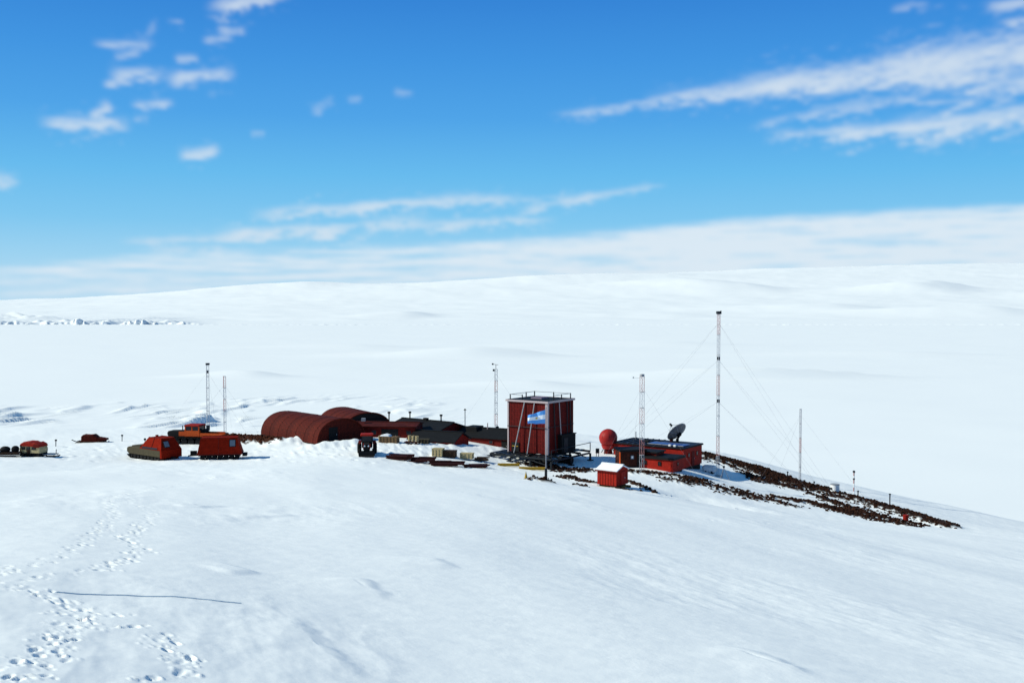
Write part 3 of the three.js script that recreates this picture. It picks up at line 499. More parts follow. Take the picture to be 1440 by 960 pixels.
// ---- farm tractor seen from the front
{
  const [x, y, z] = P3(-16.9, -121.8), o = thing('wheel_tractor', 'red and black wheeled tractor with dark cab facing across the trampled snow', 'tractor', [x, y - 0.08, z], R(-90) + R(6));
  mesh('engine_hood', prism([[0.1, 0.85], [1.75, 0.85], [1.8, 1.05], [1.65, 1.5], [0.1, 1.62]], 0.75, 0.05), M.black, o);
  for (const s of [1, -1]) mesh('hood_panel', box(1.4, 0.62, 0.06, 0.95, 1.18, s * 0.41), M.red, o);
  mesh('grille', box(0.06, 0.5, 0.5, 1.79, 1.15, 0), M.black, o);
  const cab = sub('cab', o, [-0.7, 0, 0]);
  mesh('cab_body', box(1.5, 0.8, 1.3, 0, 1.3, 0), M.black, cab); mesh('cab_glazing', box(1.4, 0.75, 1.35, 0, 2.05, 0), M.glass, cab);
  for (const a of [-1, 1]) for (const b of [-1, 1]) mesh('cab_pillar', box(0.1, 0.8, 0.1, a * 0.7, 2.05, b * 0.66), M.black, cab);
  mesh('cab_roof', prism([[-0.9, 2.42], [0.9, 2.42], [0.8, 2.62], [-0.8, 2.62]], 1.6, 0.06), M.red, cab);
  for (const s of [1, -1]) {
    for (const [n, wx, r, w, zz] of [['rear_wheel', -0.8, 0.78, 0.5, 0.98], ['front_wheel', 1.15, 0.5, 0.36, 0.85]]) { const wg = sub(n, o, [wx, r, s * zz]); mesh('tyre', new THREE.TorusGeometry(r * 0.7, r * 0.3, 8, 20).scale(1, 1, w / (r * 0.6)), M.rubber, wg); mesh('rim', new THREE.CylinderGeometry(r * 0.5, r * 0.5, w * 0.5, 14).rotateX(Math.PI / 2), M.redDeep, wg); }
    mesh('mudguard', prism([[-1.5, 1.4], [-1.35, 1.7], [-0.3, 1.7], [-0.05, 1.4], [-0.3, 1.6], [-1.3, 1.6]], 0.4).translate(0, 0, s * 0.9), M.redDeep, o);
    mesh('headlight', new THREE.CylinderGeometry(0.1, 0.1, 0.07, 10).rotateZ(Math.PI / 2).translate(1.8, 1.35, s * 0.24), M.white, o);
  }
  o.scale.setScalar(0.92);
  mesh('loader_bucket', prism([[1.9, 0.12], [2.5, 0.08], [2.55, 0.14], [2.15, 0.25], [2.05, 0.7], [1.95, 0.7]], 1.9), M.black, o);
  mesh('front_axle', box(0.3, 0.25, 1.6, 1.15, 0.55, 0), M.black, o); mesh('engine_block', box(2.2, 0.5, 0.7, 0.5, 0.68, 0), M.black, o);
}
// ---- barrel-roofed sheds
function barrelShed(name, label, near, far, halfW, h, n, opt = {}) {
  const dx = far[0] - near[0], dz = far[1] - near[1], L = Math.hypot(dx, dz), y = opt.y ?? H(near[0], near[1], false);
  const o = thing(name, label, 'shed', [near[0], y, near[1]], Math.atan2(-dz, dx));      // local +x runs from the near end to the far end
  const arc = (k, s = 1) => { const a = Math.PI * k; const sx = Math.cos(a), sy = Math.sin(a); return [Math.sign(sx) * Math.abs(sx) ** 0.9 * halfW * s, Math.abs(sy) ** 0.9 * h * s]; };
  const seg = 22, mats = [M.rust, M.rust2, M.rust3, M.rust];
  for (let i = 0; i < n; i++) {
    const x0 = L * i / n - 0.05, x1 = L * (i + 1) / n + 0.05, s = 1 + (i % 2 ? 0.007 : 0), sh = new THREE.Shape();
    for (let k = 0; k <= seg; k++) { const [pz, py] = arc(k / seg, s); k ? sh.lineTo(pz, py) : sh.moveTo(pz, py); }
    for (let k = seg; k >= 0; k--) { const [pz, py] = arc(k / seg, s * 0.975); sh.lineTo(pz, py); }
    mesh('roof_sheet', new THREE.ExtrudeGeometry(sh, { depth: x1 - x0, bevelEnabled: false }).rotateY(Math.PI / 2).translate(x0, 0, 0), mats[(i * 7 + 3) % 4], o);
  }
  const end = (x) => { const sh = new THREE.Shape(); for (let k = 0; k <= seg; k++) { const [pz, py] = arc(k / seg, 0.97); k ? sh.lineTo(pz, py) : sh.moveTo(pz, py); } return new THREE.ExtrudeGeometry(sh, { depth: 0.1, bevelEnabled: false }).rotateY(Math.PI / 2).translate(x, 0, 0); };
  mesh('end_wall', end(0.1), opt.endM ?? M.rust2, o); mesh('end_wall', end(L - 0.25), M.rust2, o);
  mesh('edge_rib', new THREE.TubeGeometry(new THREE.CatmullRomCurve3(Array.from({ length: seg + 1 }, (_, k) => { const [pz, py] = arc(k / seg); return new THREE.Vector3(0, py, pz); })), 40, 0.09, 5), opt.ribM ?? M.rust3, o);
  mesh('footing', box(L, 1.2, halfW * 2, L / 2, -0.61, 0), M.black, o);
  if (opt.door) { doorPart(o, 1.3, 1.9, 0.08, opt.door, '-x', M.black); }
  if (opt.gate) { for (const s of [-1, 1]) mesh('gate_leaf', box(0.1, h * 0.62, halfW * 0.6, 0.04, h * 0.31, s * halfW * 0.31), M.roofDark, o); mesh('gate_rail', box(0.14, 0.12, halfW * 1.5, 0.0, h * 0.64, 0), M.black, o); }
  return o;
}
barrelShed('barrel_shed', 'rusty red half cylinder shed with a snow bank against its side', [-21.5, -132], [-30.9, -142.2], 3.6, 2.9, 13, { door: -1.2 });
barrelShed('barrel_shed', 'farther rusty red half cylinder shed with its end wall blackened as shade', [-20.2, -146.5], [-25.4, -155.2], 3.7, 2.9, 10, { gate: true, endM: M.roofDark, y: -17.85 });  // near end wall: its shade is put in as black colour
// ---- huts behind the crates
function pipe(o, x, y, z, h, name = 'chimney_pipe') { const p = sub(name, o, [x, y, z]); mesh('flue', bar([0, -0.3, 0], [0, h, 0], 0.09), M.black, p); mesh('cowl', new THREE.CylinderGeometry(0.2, 0.2, 0.22, 10).translate(0, h + 0.08, 0), M.black, p); }
{
  const [x, y, z] = P3(-17.0, -138.5), o = thing('workshop_hut', 'long dark red workshop hut joined to the rusty shed behind the tractor', 'hut', [x, y - 0.5, z], R(-6));
  hut(o, { L: 9.5, W: 5, h: 2.0, rise: 0.3, wall: M.redDeep, roof: M.rust2 });
  doorPart(o, 1.0, 1.8, -2.6, 2.52, '+z', M.black); doorPart(o, 2.2, 1.7, 1.4, 2.52, '+z', M.roofDark); windowPart(o, 0.8, 0.7, -0.7, 1.3, 2.54, '+z', M.redDeep, M.glass); windowPart(o, 0.8, 0.7, 3.9, 1.3, 2.54, '+z', M.redDeep, M.glass);
  pipe(o, 0.6, 2.5, -0.6, 1.0); mesh('vent_box', box(0.5, 0.4, 0.5, -2.5, 2.75, 0.9), M.grey, o);
}
{
  const [x, y, z] = P3(-11.6, -143.5), o = thing('store_hut', 'dark red store hut with a black gable roof and two roof vents', 'hut', [x, y - 1.0, z], R(-38));
  hut(o, { L: 9, W: 5.2, h: 2.2, rise: 0.75, wall: M.redDeep, roof: M.roofDark, over: 0.35 });
  doorPart(o, 1.0, 1.8, 1.5, 2.62, '+z', M.black); windowPart(o, 0.8, 0.7, -0.8, 1.3, 2.64, '+z', M.rust3, M.glass); windowPart(o, 0.8, 0.7, -2.8, 1.3, 2.64, '+z', M.rust3, M.glass);
  pipe(o, -3.2, 2.9, 0.1, 0.95); pipe(o, 2.6, 2.9, 0.1, 0.9); mesh('skylight', box(0.6, 0.3, 0.5, -0.2, 3.2, 0.1), M.black, o);
}
{
  const [x, y, z] = P3(-9.4, -134.5), o = thing('storage_hut', 'bright red low hut under a black lean roof beside the cream drums', 'hut', [x, y - 1.0, z], R(-24));
  hut(o, { L: 6.4, W: 4.2, h: 1.35, rise: 0.9, wall: M.red, roof: M.roofDark, over: 0.3 });
  windowPart(o, 0.5, 0.4, 1.0, 1.0, 2.14, '+z', M.redDeep, M.glass); doorPart(o, 0.8, 1.15, -1.6, 2.12, '+z', M.black);
}
{
  const [x, y, z] = P3(-2.6, -140), o = thing('garage_hut', 'long low black roofed hut with a dark red wall half sunk in snow', 'hut', [x, y - 0.55, z], R(-27));
  hut(o, { L: 8.6, W: 4.6, h: 1.55, rise: 0.95, wall: M.redDeep, roof: M.roofDark, over: 0.25 });
  windowPart(o, 0.7, 0.55, 1.0, 1.05, 2.34, '+z', M.redDeep, M.glass); doorPart(o, 0.9, 1.3, 3.0, 2.32, '+z', M.black); mesh('dormer', prism([[-0.9, 1.5], [0.9, 1.5], [0.8, 2.6], [-0.8, 2.6]], 2.0, 0.05).translate(-2.6, 0.2, 0.2), M.roofDark, o);
  mesh('vent_stack', bar([-0.6, 2.4, 0.3], [-0.6, 3.3, 0.3], 0.07), M.pale, o);
}
{
  const [x, y, z] = P3(-6.6, -147), o = thing('vent_pipe', 'thin pale vent pipe standing beyond the black roofs', 'pipe', [x, y, z]);
  mesh('pipe', bar([0, -0.2, 0], [0, 3.6, 0], 0.07), M.grey, o); mesh('hood', new THREE.ConeGeometry(0.22, 0.25, 8).translate(0, 3.7, 0), M.black, o);
}
{
  const [x, y, z] = P3(-0.4, -149), o = thing('beacon_pole', 'thin pole with small lamp on the snow behind the long hut', 'pole', [x, y, z]);
  mesh('pole', bar([0, -0.2, 0], [0, 4.0, 0], 0.05), M.wire, o); mesh('lamp', box(0.3, 0.25, 0.3, 0, 4.1, 0), M.steel, o);
}
// ---- crates, drums and timber
function crate(label, x, z, w, h, d, turn, m, group, y0 = 0) {
  const p = P3(x, z), o = thing('slatted_crate', label, 'crate', [x, p[1] + y0, z], turn, group);
  const n = Math.max(3, Math.round(h / 0.27));
  for (let i = 0; i < n; i++) { const y = h * (i + 0.5) / n, hh = h / n - 0.04; mesh('plank', box(w, hh, 0.05, 0, y, d / 2), m, o); mesh('plank', box(w, hh, 0.05, 0, y, -d / 2), m, o); mesh('plank', box(0.05, hh, d - 0.06, w / 2 - 0.03, y, 0), m, o); mesh('plank', box(0.05, hh, d - 0.06, -w / 2 + 0.03, y, 0), m, o); }
  const ns = Math.max(2, Math.round(w / 0.5)) + 1; for (let i = 0; i < ns; i++) mesh('batten', box(0.09, h, 0.05, lerp(-w / 2 + 0.05, w / 2 - 0.05, i / (ns - 1)), h / 2, d / 2 + 0.05), m, o);
  mesh('lid', box(w + 0.08, 0.06, d + 0.1, 0, h + 0.03, 0), m, o); mesh('filling', box(w - 0.14, h - 0.02, d - 0.08, 0, h / 2, 0), M.timberDark, o);
  return o;
}
{ const o = crate('long tan crate with a cap of snow beside the wheeled tractor', -15.3, -130.6, 2.3, 0.75, 1.0, R(-14), M.timber, 'crates around the huts', 0.0); mesh('snow_cap', prism([[-1.1, 0.82], [0.2, 0.82], [0.0, 1.02], [-0.5, 1.12], [-1.0, 0.98]], 0.95, 0.05), M.roofSnow, o); }
{ const o = crate('pale cream crate standing at the end of the tan crate', -16.25, -130.9, 0.6, 0.8, 0.9, R(-14), M.cream, 'crates around the huts'); }
for (let i = 0; i < 3; i++) {
  const [x, y, z] = P3(-12.75 + 0.47 * i, -130.2 + 0.12 * i), o = thing('fuel_drum', 'cream drum in the row standing on the dark red sledge', 'drum', [x, y + 0.33, z], 0, 'drums on the small sledge');
  mesh('body', new THREE.CylinderGeometry(0.21, 0.21, 0.72, 14).translate(0, 0.36, 0), M.cream, o); mesh('hoop', [0.03, 0.24, 0.48, 0.69].map((yy) => new THREE.TorusGeometry(0.213, 0.018, 5, 14).rotateX(Math.PI / 2).translate(0, yy, 0)), M.timber, o);
}
{
  const [x, y, z] = P3(-12.4, -130.0), o = thing('drum_sledge', 'small dark red sledge carrying the cream drums', 'sledge', [x, y, z], R(-14));
  for (const s of [1, -1]) mesh('runner', prism([[-1.0, 0], [0.8, 0], [1.0, 0.15], [0.92, 0.2], [0.7, 0.08], [-1.0, 0.08]], 0.1).translate(0, 0, s * 0.35), M.plankRed, o);
  for (let i = 0; i < 4; i++) mesh('slat', box(0.42, 0.08, 0.95, -0.75 + 0.46 * i, 0.28, 0), M.plankRed, o);
  mesh('crossbeam', [box(0.1, 0.18, 0.8, -0.7, 0.15, 0), box(0.1, 0.18, 0.8, 0.5, 0.15, 0)], M.plankRed, o);
}
crate('olive weathered crate between the cream drums and the bright red hut', -11.0, -131, 1.3, 0.5, 0.8, R(-12), M.olive, 'crates around the huts');
crate('cream slatted crate with open front beside the dark brown crate', -8.75, -124, 1.25, 0.85, 0.9, R(-16), M.cream, 'crates around the huts', 0.02);
crate('dark brown slatted crate beside the cream slatted crate', -7.35, -124.1, 1.45, 0.75, 0.95, R(-10), M.timberDark, 'crates around the huts');
crate('low cream crate at the head of the tapering plank stack', -5.35, -124.3, 1.5, 0.62, 0.8, R(-14), M.cream, 'crates around the huts', 0.06);
function planks(label, x, z, n, len, w, turn, m, seed, step = 0.13, spread = 0.5) {
  const r = rng(seed), p = P3(x, z), o = thing('timber_stack', label, 'timber', [x, p[1], z], turn);
  for (let i = 0; i < n; i++) { const l = len * (0.55 + 0.45 * r()), lay = Math.floor(i / 4); mesh('plank', box(l, step * 0.85, w * (0.7 + 0.5 * r()), (r() - 0.5) * (len - l), 0.02 + step * (lay + 0.5) + 0.12 * r() * step, ((i % 4) - 1.5) * spread * 0.55 + (r() - 0.5) * 0.1, [0, (r() - 0.5) * 0.12, (r() - 0.5) * 0.015]), m, o); }
  return o;
}
planks('brown planks stacked beside the low cream crate', -3.7, -124.7, 10, 2.0, 0.22, R(-14), M.timberDark, 3);
{ const o = planks('dark red timber baulks strewn on the snow below the tractor', -12.9, -120.1, 12, 3.6, 0.26, R(-8), M.plankRed, 9, 0.17, 0.8); mesh('upright', [box(0.12, 0.5, 0.12, -0.9, 0.4, 0.3), box(0.5, 0.3, 0.4, -0.5, 0.45, 0)], M.plankRed, o); }
planks('short dark red timber baulks trailing from the strewn pile', -10.2, -119.6, 10, 3.0, 0.26, R(-9), M.plankRed, 15, 0.16, 0.8);
planks('dark red timber baulks lying beyond the slatted crates', -7.4, -118.2, 10, 4.2, 0.26, R(-2), M.plankRed, 21, 0.15, 0.8);
planks('dark timber lying between the baulks and the stilted red block', -4.0, -119.2, 8, 3.4, 0.24, R(4), M.plankRed, 27, 0.14, 0.8);

// ---- the tall block on stilts
{
  const turn = R(-35), L = 5.75, Hb = 6.25, [cx, cz] = fromCorner(4.25, -126, L, L, turn), y = -17.95;
  const o = thing('stilted_block', 'tall dark red cube shaped building with pale corner trim on a steel stilt platform', 'building', [cx, y, cz], turn); o.userData.kind = 'thing';
  // ribbed cladding panels, five to a side
  const pw = (L - 0.1) / 5, prof = [[-pw / 2 + 0.012, 0], [pw / 2 - 0.012, 0]]; for (let k = 4; k >= 0; k--) { const c = -pw / 2 + pw * (k + 0.5) / 5, w = pw / 12; prof.push([c + w * 1.5, 0.05], [c + w * 0.8, 0.11], [c - w * 0.8, 0.11], [c - w * 1.5, 0.05]); }
  const panel = prism(prof, Hb - 0.1).rotateX(-Math.PI / 2).rotateY(Math.PI).scale(1, 1, 1);
  const pm = [mat(0.165, 0.008, 0.006, { map: rustWear }), mat(0.15, 0.007, 0.0055, { map: rustWear }), mat(0.18, 0.009, 0.007, { map: rustWear })];
  for (let f = 0; f < 4; f++) for (let i = 0; i < 5; i++) { const p = mesh('cladding_panel', panel, pm[(f * 5 + i * 2) % 3], o), a = f * Math.PI / 2, u = (i - 2) * pw; p.position.set(Math.cos(a) * u + Math.sin(a) * (L / 2 - 0.1), Hb / 2, -Math.sin(a) * u + Math.cos(a) * (L / 2 - 0.1)); p.rotation.y = a; }
  mesh('inner_frame', box(L - 0.24, Hb - 0.2, L - 0.24, 0, Hb / 2, 0), M.black, o);
  mesh('corner_trim', box(0.34, Hb + 0.02, 0.34, L / 2 - 0.08, Hb / 2, L / 2 - 0.08), M.pale, o);
  for (const [a, b] of [[-1, 1], [1, -1], [-1, -1]]) mesh('corner_trim', box(0.2, Hb + 0.02, 0.2, a * (L / 2 - 0.02), Hb / 2, b * (L / 2 - 0.02)), a < 0 ? M.pale : M.redDeep, o);
  const roof = mesh('roof', box(L + 0.3, 0.16, L + 0.3, 0, Hb + 0.09, 0), M.roofDark, o);
  mesh('roof_edge', [[0, 1], [0, -1], [1, 0], [-1, 0]].map(([a, b]) => box(a ? 0.1 : L + 0.5, 0.24, b ? 0.1 : L + 0.3, a * (L / 2 + 0.2), Hb + 0.09, b * (L / 2 + 0.2))), M.pale, roof);
  mesh('roof_hatch', box(1.6, 0.2, 1.6, -0.4, Hb + 0.27, -0.4), mat(0.2, 0.16, 0.22), roof);
  for (const [a, b] of [[-2.7, 2.7], [-0.9, 2.7], [2.7, -0.6], [2.7, -2.7], [0.2, -2.7], [-2.7, -0.8], [-2.7, -2.7], [2.7, 1.2]]) { const p = mesh('roof_post', bar([a, Hb + 0.1, b], [a, Hb + 0.85, b], 0.07), M.steel, o); }
  mesh('roof_rail', [[-2.7, 2.7, -0.9, 2.7], [2.7, -0.6, 2.7, -2.7], [2.7, -2.7, 0.2, -2.7], [0.2, -2.7, -2.7, -2.7], [-2.7, -2.7, -2.7, 2.7], [2.7, 1.2, 2.7, -0.6]].map(([a, b, c, d]) => bar([a, Hb + 0.8, b], [c, Hb + 0.8, d], 0.035)), M.grey, o);
  // stays and catwalk rails on the faces
  mesh('rail', [bar([-L / 2, 3.2, L / 2 + 0.18], [L / 2, 3.2, L / 2 + 0.18], 0.05)], M.steel, o);
  mesh('rail', [bar([L / 2 + 0.18, 3.3, -L / 2], [L / 2 + 0.18, 3.3, L / 2], 0.04)], M.steel, o);
  for (const [x0, x1, m] of [[-0.35, -1.5, M.grey], [1.1, 0.45, M.grey]]) mesh('stay', bar([x0, Hb, L / 2 + 0.12], [x1, 0, L / 2 + 0.75], 0.07), m, o);
  for (const [z0, z1, m] of [[1.6, 1.5, M.steel], [0.4, 0.1, M.pale], [-1.4, -1.2, M.steel], [-2.1, -2.1, M.steel]]) mesh('stay', bar([L / 2 + 0.12, Hb - 0.1, z0], [L / 2 + 0.35, 0.05, z1], 0.07), m, o);
  const porch = sub('porch', o, [L / 2 + 0.36, 0, -1.0]);
  mesh('porch_body', box(0.55, 2.1, 3.2, 0, 1.05, 0), M.black, porch); mesh('porch_roof', box(0.65, 0.1, 3.4, 0.03, 2.16, 0), M.roofDark, porch); mesh('porch_door', box(0.05, 1.7, 0.9, 0.3, 0.9, 0.7), M.steel, porch);
  const niche = sub('hatch', o, [-1.75, 0.65, L / 2 + 0.06]); mesh('hatch_door', box(1.1, 1.1, 0.1), M.roofDark, niche); mesh('hatch_bar', box(0.9, 0.08, 0.06, 0, 0.1, 0.08), M.yellow, niche);
  // platform
  const a = 4.5, pf = sub('platform', o, [0, -0.12, 0]);
  for (const t of [-a, -2.2, 0, 2.2, a]) { mesh('beam', box(2 * a, 0.22, 0.16, 0, -0.12, t), M.steel, pf); }
  for (const t of [-a, -1.5, 1.5, a]) mesh('cross_beam', box(0.16, 0.2, 2 * a - 0.3, t, -0.34, 0), M.steel, pf);
  for (let i = 0; i < 12; i++) if (i % 4 !== 3) mesh('deck_plank', box(0.5, 0.06, 2 * a, -a + 0.35 + i * 0.76, 0.03, 0), M.steel, pf);
  for (const u of [-a, -1.5, 1.5, a]) for (const v of [-a, 0, a]) {
    const wx = cx + Math.cos(turn) * u + Math.sin(turn) * v, wz = cz - Math.sin(turn) * u + Math.cos(turn) * v, gy = H(wx, wz) - y + 0.12;
    mesh('leg', [box(0.2, -gy - 0.2, 0.2, u, (gy - 0.5) / 2 - 0.02, v), box(0.6, 0.12, 0.6, u, gy + 0.06, v)], M.steel, pf);
    if (u < a - 0.1) mesh('brace', bar([u, -0.4, v], [u + 2.4, gy + 0.25, v], 0.06), M.steel, pf);
  }
  mesh('hand_rail', [bar([a, 0, a], [a, 0.95, a], 0.05), bar([a, 0, -a], [a, 0.95, -a], 0.05), bar([a, 0.95, a], [a, 0.95, -a], 0.045)], M.steel, pf);
  mesh('tank', [new THREE.CylinderGeometry(0.45, 0.45, 2.2, 14).rotateZ(Math.PI / 2).translate(1.4, -0.85, 2.4), new THREE.CylinderGeometry(0.45, 0.45, 1.8, 14).rotateZ(Math.PI / 2).translate(3.3, -0.85, -0.6)], M.black, pf);
}
for (const [x, z, len, t, l] of [[-0.4, -123.6, 2.6, -3, 'yellow steel beam lying on the snow beneath the platform'], [2.4, -122.6, 3.2, -9, 'longer yellow steel beam lying on the snow beneath the platform']]) {
  const p = P3(x, z), o = thing('steel_girder', l, 'beam', [x, p[1] + 0.02, z], R(t)); mesh('flange', [box(len, 0.05, 0.26, 0, 0.03, 0), box(len, 0.05, 0.26, 0, 0.29, 0)], M.yellow, o); mesh('web', box(len, 0.21, 0.06, 0, 0.16, 0), M.yellow, o);
}
// ---- flag on its pole
{
  const [x, y, z] = P3(3.25, -100), yb = H(x, z), o = thing('flagpole', 'thin grey flagpole rising from a small mound of dark stones', 'flagpole', [x, yb, z]);
  mesh('pole', bar([0, -0.3, 0], [0, 6.75, 0], 0.055, 8, 0.03), M.wire, o); mesh('base_sleeve', bar([0, -0.3, 0], [0, 1.0, 0], 0.13, 8), M.steel, o); mesh('finial', new THREE.SphereGeometry(0.08, 8, 6).translate(0, 6.8, 0), M.grey, o); mesh('halyard', bar([0.09, 1.0, 0.02], [0.05, 6.7, 0.02], 0.008, 4), M.wire, o);
  const nx = 28, ny = 12, g = new THREE.PlaneGeometry(1, 1, nx, ny), p = g.attributes.position;
  for (let i = 0; i < p.count; i++) { const u = p.getX(i) + 0.5, v = p.getY(i) + 0.5, s = 1 - u; p.setXYZ(i, -0.07 - s * 1.68, 5.28 + v * (1.32 - 0.52 * s) - s * 0.02 + 0.05 * Math.sin(s * 9) * s, (0.16 * Math.sin(s * 7.5 + v * 1.3) + 0.06 * Math.sin(s * 15 + v * 3)) * Math.min(1, s * 3)); }
  g.computeVertexNormals();
  const cloth = noiseMap(96, (u, v) => { const d = Math.hypot((u - 0.5) * 1.5, v - 0.5); if (d < 0.09) return [0.85, 0.68, 0.3]; return v > 0.667 || v < 0.333 ? [0.36, 0.62, 0.88] : [0.93, 0.94, 0.95]; }, true);
  cloth.wrapS = cloth.wrapT = THREE.ClampToEdgeWrapping;
  const f = mesh(numbered('flag'), g, new THREE.MeshStandardMaterial({ map: cloth, roughness: 0.9, side: THREE.DoubleSide }), scene); f.position.set(x, yb, z); f.userData = { label: 'light blue and white striped flag flying from the thin pole', category: 'flag' };
}
{
  const [x, y, z] = P3(1.35, -100.9), o = thing('yellow_marker', 'small yellow cone shaped marker beside the mound of the flagpole', 'marker', [x, H(x, z), z]);
  mesh('cone', new THREE.ConeGeometry(0.2, 0.8, 10).translate(0, 0.42, 0), M.yellow, o); mesh('foot', box(0.5, 0.06, 0.4, 0, 0.03, 0), M.timberDark, o);
}
// ---- small red shelter with a snow-white roof
{
  const turn = R(-37), L = 2.25, W = 2.25, [cx, cz] = fromCorner(10.45, -104.6, L, W, turn), y = H(10.4, -105.2) - 0.05, o = thing('shelter_hut', 'small bright red square hut with a white pitched roof on a dark plinth', 'hut', [cx, y + 0.25, cz], turn);
  hut(o, { L, W, h: 1.5, rise: 0.42, wall: M.red, roof: M.roofSnow, over: 0.14, thick: 0.1, plinth: 0.2, plinthM: M.timberDark });
  for (let i = 1; i < 7; i++) { mesh('board_joint', box(0.03, 1.45, 0.03, -L / 2 + L * i / 7, 0.75, W / 2 + 0.01), M.redDeep, o); mesh('board_joint', box(0.03, 1.5, 0.03, L / 2 + 0.01, 0.76, -W / 2 + W * i / 7), M.redDeep, o); }
  mesh('eave_board', box(L + 0.3, 0.12, 0.05, 0, 1.42, W / 2 + 0.17), M.redDeep, o);
  mesh('skid', [box(L + 0.5, 0.25, 0.25, 0.1, -0.28, W / 2 - 0.1), box(L + 0.5, 0.25, 0.25, 0.1, -0.28, -W / 2 + 0.1), box(0.3, 0.2, W, L / 2 - 0.1, -0.25, 0)], mat(0.16, 0.09, 0.02), o);
  const d = doorPart(o, 0.75, 1.3, L / 2 + 0.03, 0, '+x', M.red); d.position.set(L / 2 + 0.03, 0.68, -0.1);
}
// ---- radome
{
  const [x, y, z] = P3(12.65, -137.5), o = thing('radome', 'red radome ball on a short red pedestal beside the flat roofed station', 'radome', [x, y, z]);
  mesh('dome', new THREE.SphereGeometry(1.2, 40, 28, 0, Math.PI * 2, 0, Math.PI * 0.82).translate(0, 2.1, 0), M.radome, o);
  mesh('collar', new THREE.CylinderGeometry(0.92, 0.74, 0.5, 28).translate(0, 0.95, 0), M.radome, o);
  mesh('pedestal', new THREE.CylinderGeometry(0.5, 0.62, 1.2, 16).translate(0, 0.2, 0), M.redDeep, o);
  for (const a of [0, 1, 2, 3]) mesh('strut', bar([1.3 * Math.cos(a * 1.57 + 0.6), -0.3, 1.3 * Math.sin(a * 1.57 + 0.6)], [0.6 * Math.cos(a * 1.57 + 0.6), 0.75, 0.6 * Math.sin(a * 1.57 + 0.6)], 0.05), M.steel, o);
  mesh('base_slab', box(2.6, 0.5, 2.6, 0, -0.32, 0), M.black, o);
  for (let i = 0; i < 4; i++) mesh('seam', new THREE.TorusGeometry(1.205, 0.012, 4, 40, Math.PI).rotateY(i * Math.PI / 4).translate(0, 2.1, 0), M.redDeep, o);
}
{
  const [x, y, z] = P3(11.0, -134.5), o = thing('equipment_cabinet', 'small grey equipment cabinet on legs beside the radome', 'cabinet', [x, y, z], R(-20));
  mesh('case', box(0.4, 0.6, 0.35, 0, 0.75, 0), M.steel, o); for (const s of [-1, 1]) mesh('leg', bar([s * 0.15, -0.2, 0], [s * 0.15, 0.5, 0], 0.04), M.steel, o);
}
// ---- station building with its flat blue-black roof
{
  const turn = R(-35), L = 10, W = 5.4, [cx, cz] = fromCorner(21.5, -131, L, W, turn), y = -20.35;
  const o = thing('station_building', 'long bright red station building with a flat dark blue roof and solar panels', 'building', [cx, y, cz], turn); o.userData.kind = 'thing';
  hut(o, { L, W, h: 2.45, rise: 0, wall: M.red, roof: M.roofBlue, over: 0.12, thick: 0.16, plinth: 1.8, fascia: M.roofDark });
  for (const [wx, m] of [[-3.9, M.white], [-3.2, M.white], [-2.2, M.red], [-1.6, M.white]]) windowPart(o, 0.5, 0.55, wx, 1.75, W / 2 + 0.03, '+z', m, m === M.white ? mat(0.72, 0.76, 0.8, { roughness: 0.3 }) : M.glass);
  windowPart(o, 0.6, 0.6, L / 2 + 0.03, 1.5, -1.2, '+x', M.redDeep, M.glass); windowPart(o, 0.6, 0.6, L / 2 + 0.03, 1.5, 1.2, '+x', M.redDeep, M.glass);
  doorPart(o, 0.8, 1.8, L / 2 + 0.03, 0, '+x', M.redDeep).position.set(L / 2 + 0.03, 0.95, 0);
  for (let i = 0; i < 5; i++) { const p = sub('solar_panel', o, [0.2 + i * 1.02, 2.72, 1.3]); mesh('panel', box(0.92, 0.06, 2.0, 0, 0, 0), M.bluePanel, p); mesh('panel_frame', [box(0.96, 0.08, 0.05, 0, 0, 1.0), box(0.96, 0.08, 0.05, 0, 0, -1.0)], M.grey, p); }
  for (let i = 0; i < 6; i++) mesh('roof_batten', box(0.07, 0.07, W + 0.1, -4.5 + i * 0.85, 2.66, 0), M.roofDark, o);
  mesh('roof_box', box(0.5, 0.35, 0.4, -1.2, 2.8, 0.6), M.steel, o); mesh('roof_box', box(0.3, 0.22, 0.3, 3.0, 2.74, 2.5), M.white, o); mesh('roof_box', box(0.3, 0.22, 0.3, 3.7, 2.74, 2.5), M.white, o); mesh('roof_box', box(0.35, 0.3, 0.35, 1.0, 2.77, -2.0), M.rust, o);
  mesh('vent_stack', bar([-4.0, 2.5, -1.5], [-4.0, 3.6, -1.5], 0.06), M.wire, o);
  mesh('end_cap', box(0.5, 2.0, W * 0.7, -L / 2 - 0.25, 1.3, 0), M.black, o);
}
{
  const turn = R(-33), L = 4.5, W = 3.2, [cx, cz] = fromCorner(19.05, -123.8, L, W, turn), y = -19.75;
  const o = thing('annex_hut', 'bright red low annex hut with a black flat roof and two small windows', 'hut', [cx, y, cz], turn);
  hut(o, { L, W, h: 1.45, rise: 0, wall: M.red, roof: M.roofDark, over: 0.18, thick: 0.28, plinth: 1.2 });
  for (const wx of [-1.35, 0.55]) windowPart(o, 0.42, 0.5, wx, 0.95, W / 2 + 0.03, '+z', M.black, M.glass);
  windowPart(o, 0.42, 0.45, L / 2 + 0.03, 0.9, 0.2, '+x', M.redDeep, M.glass);
}
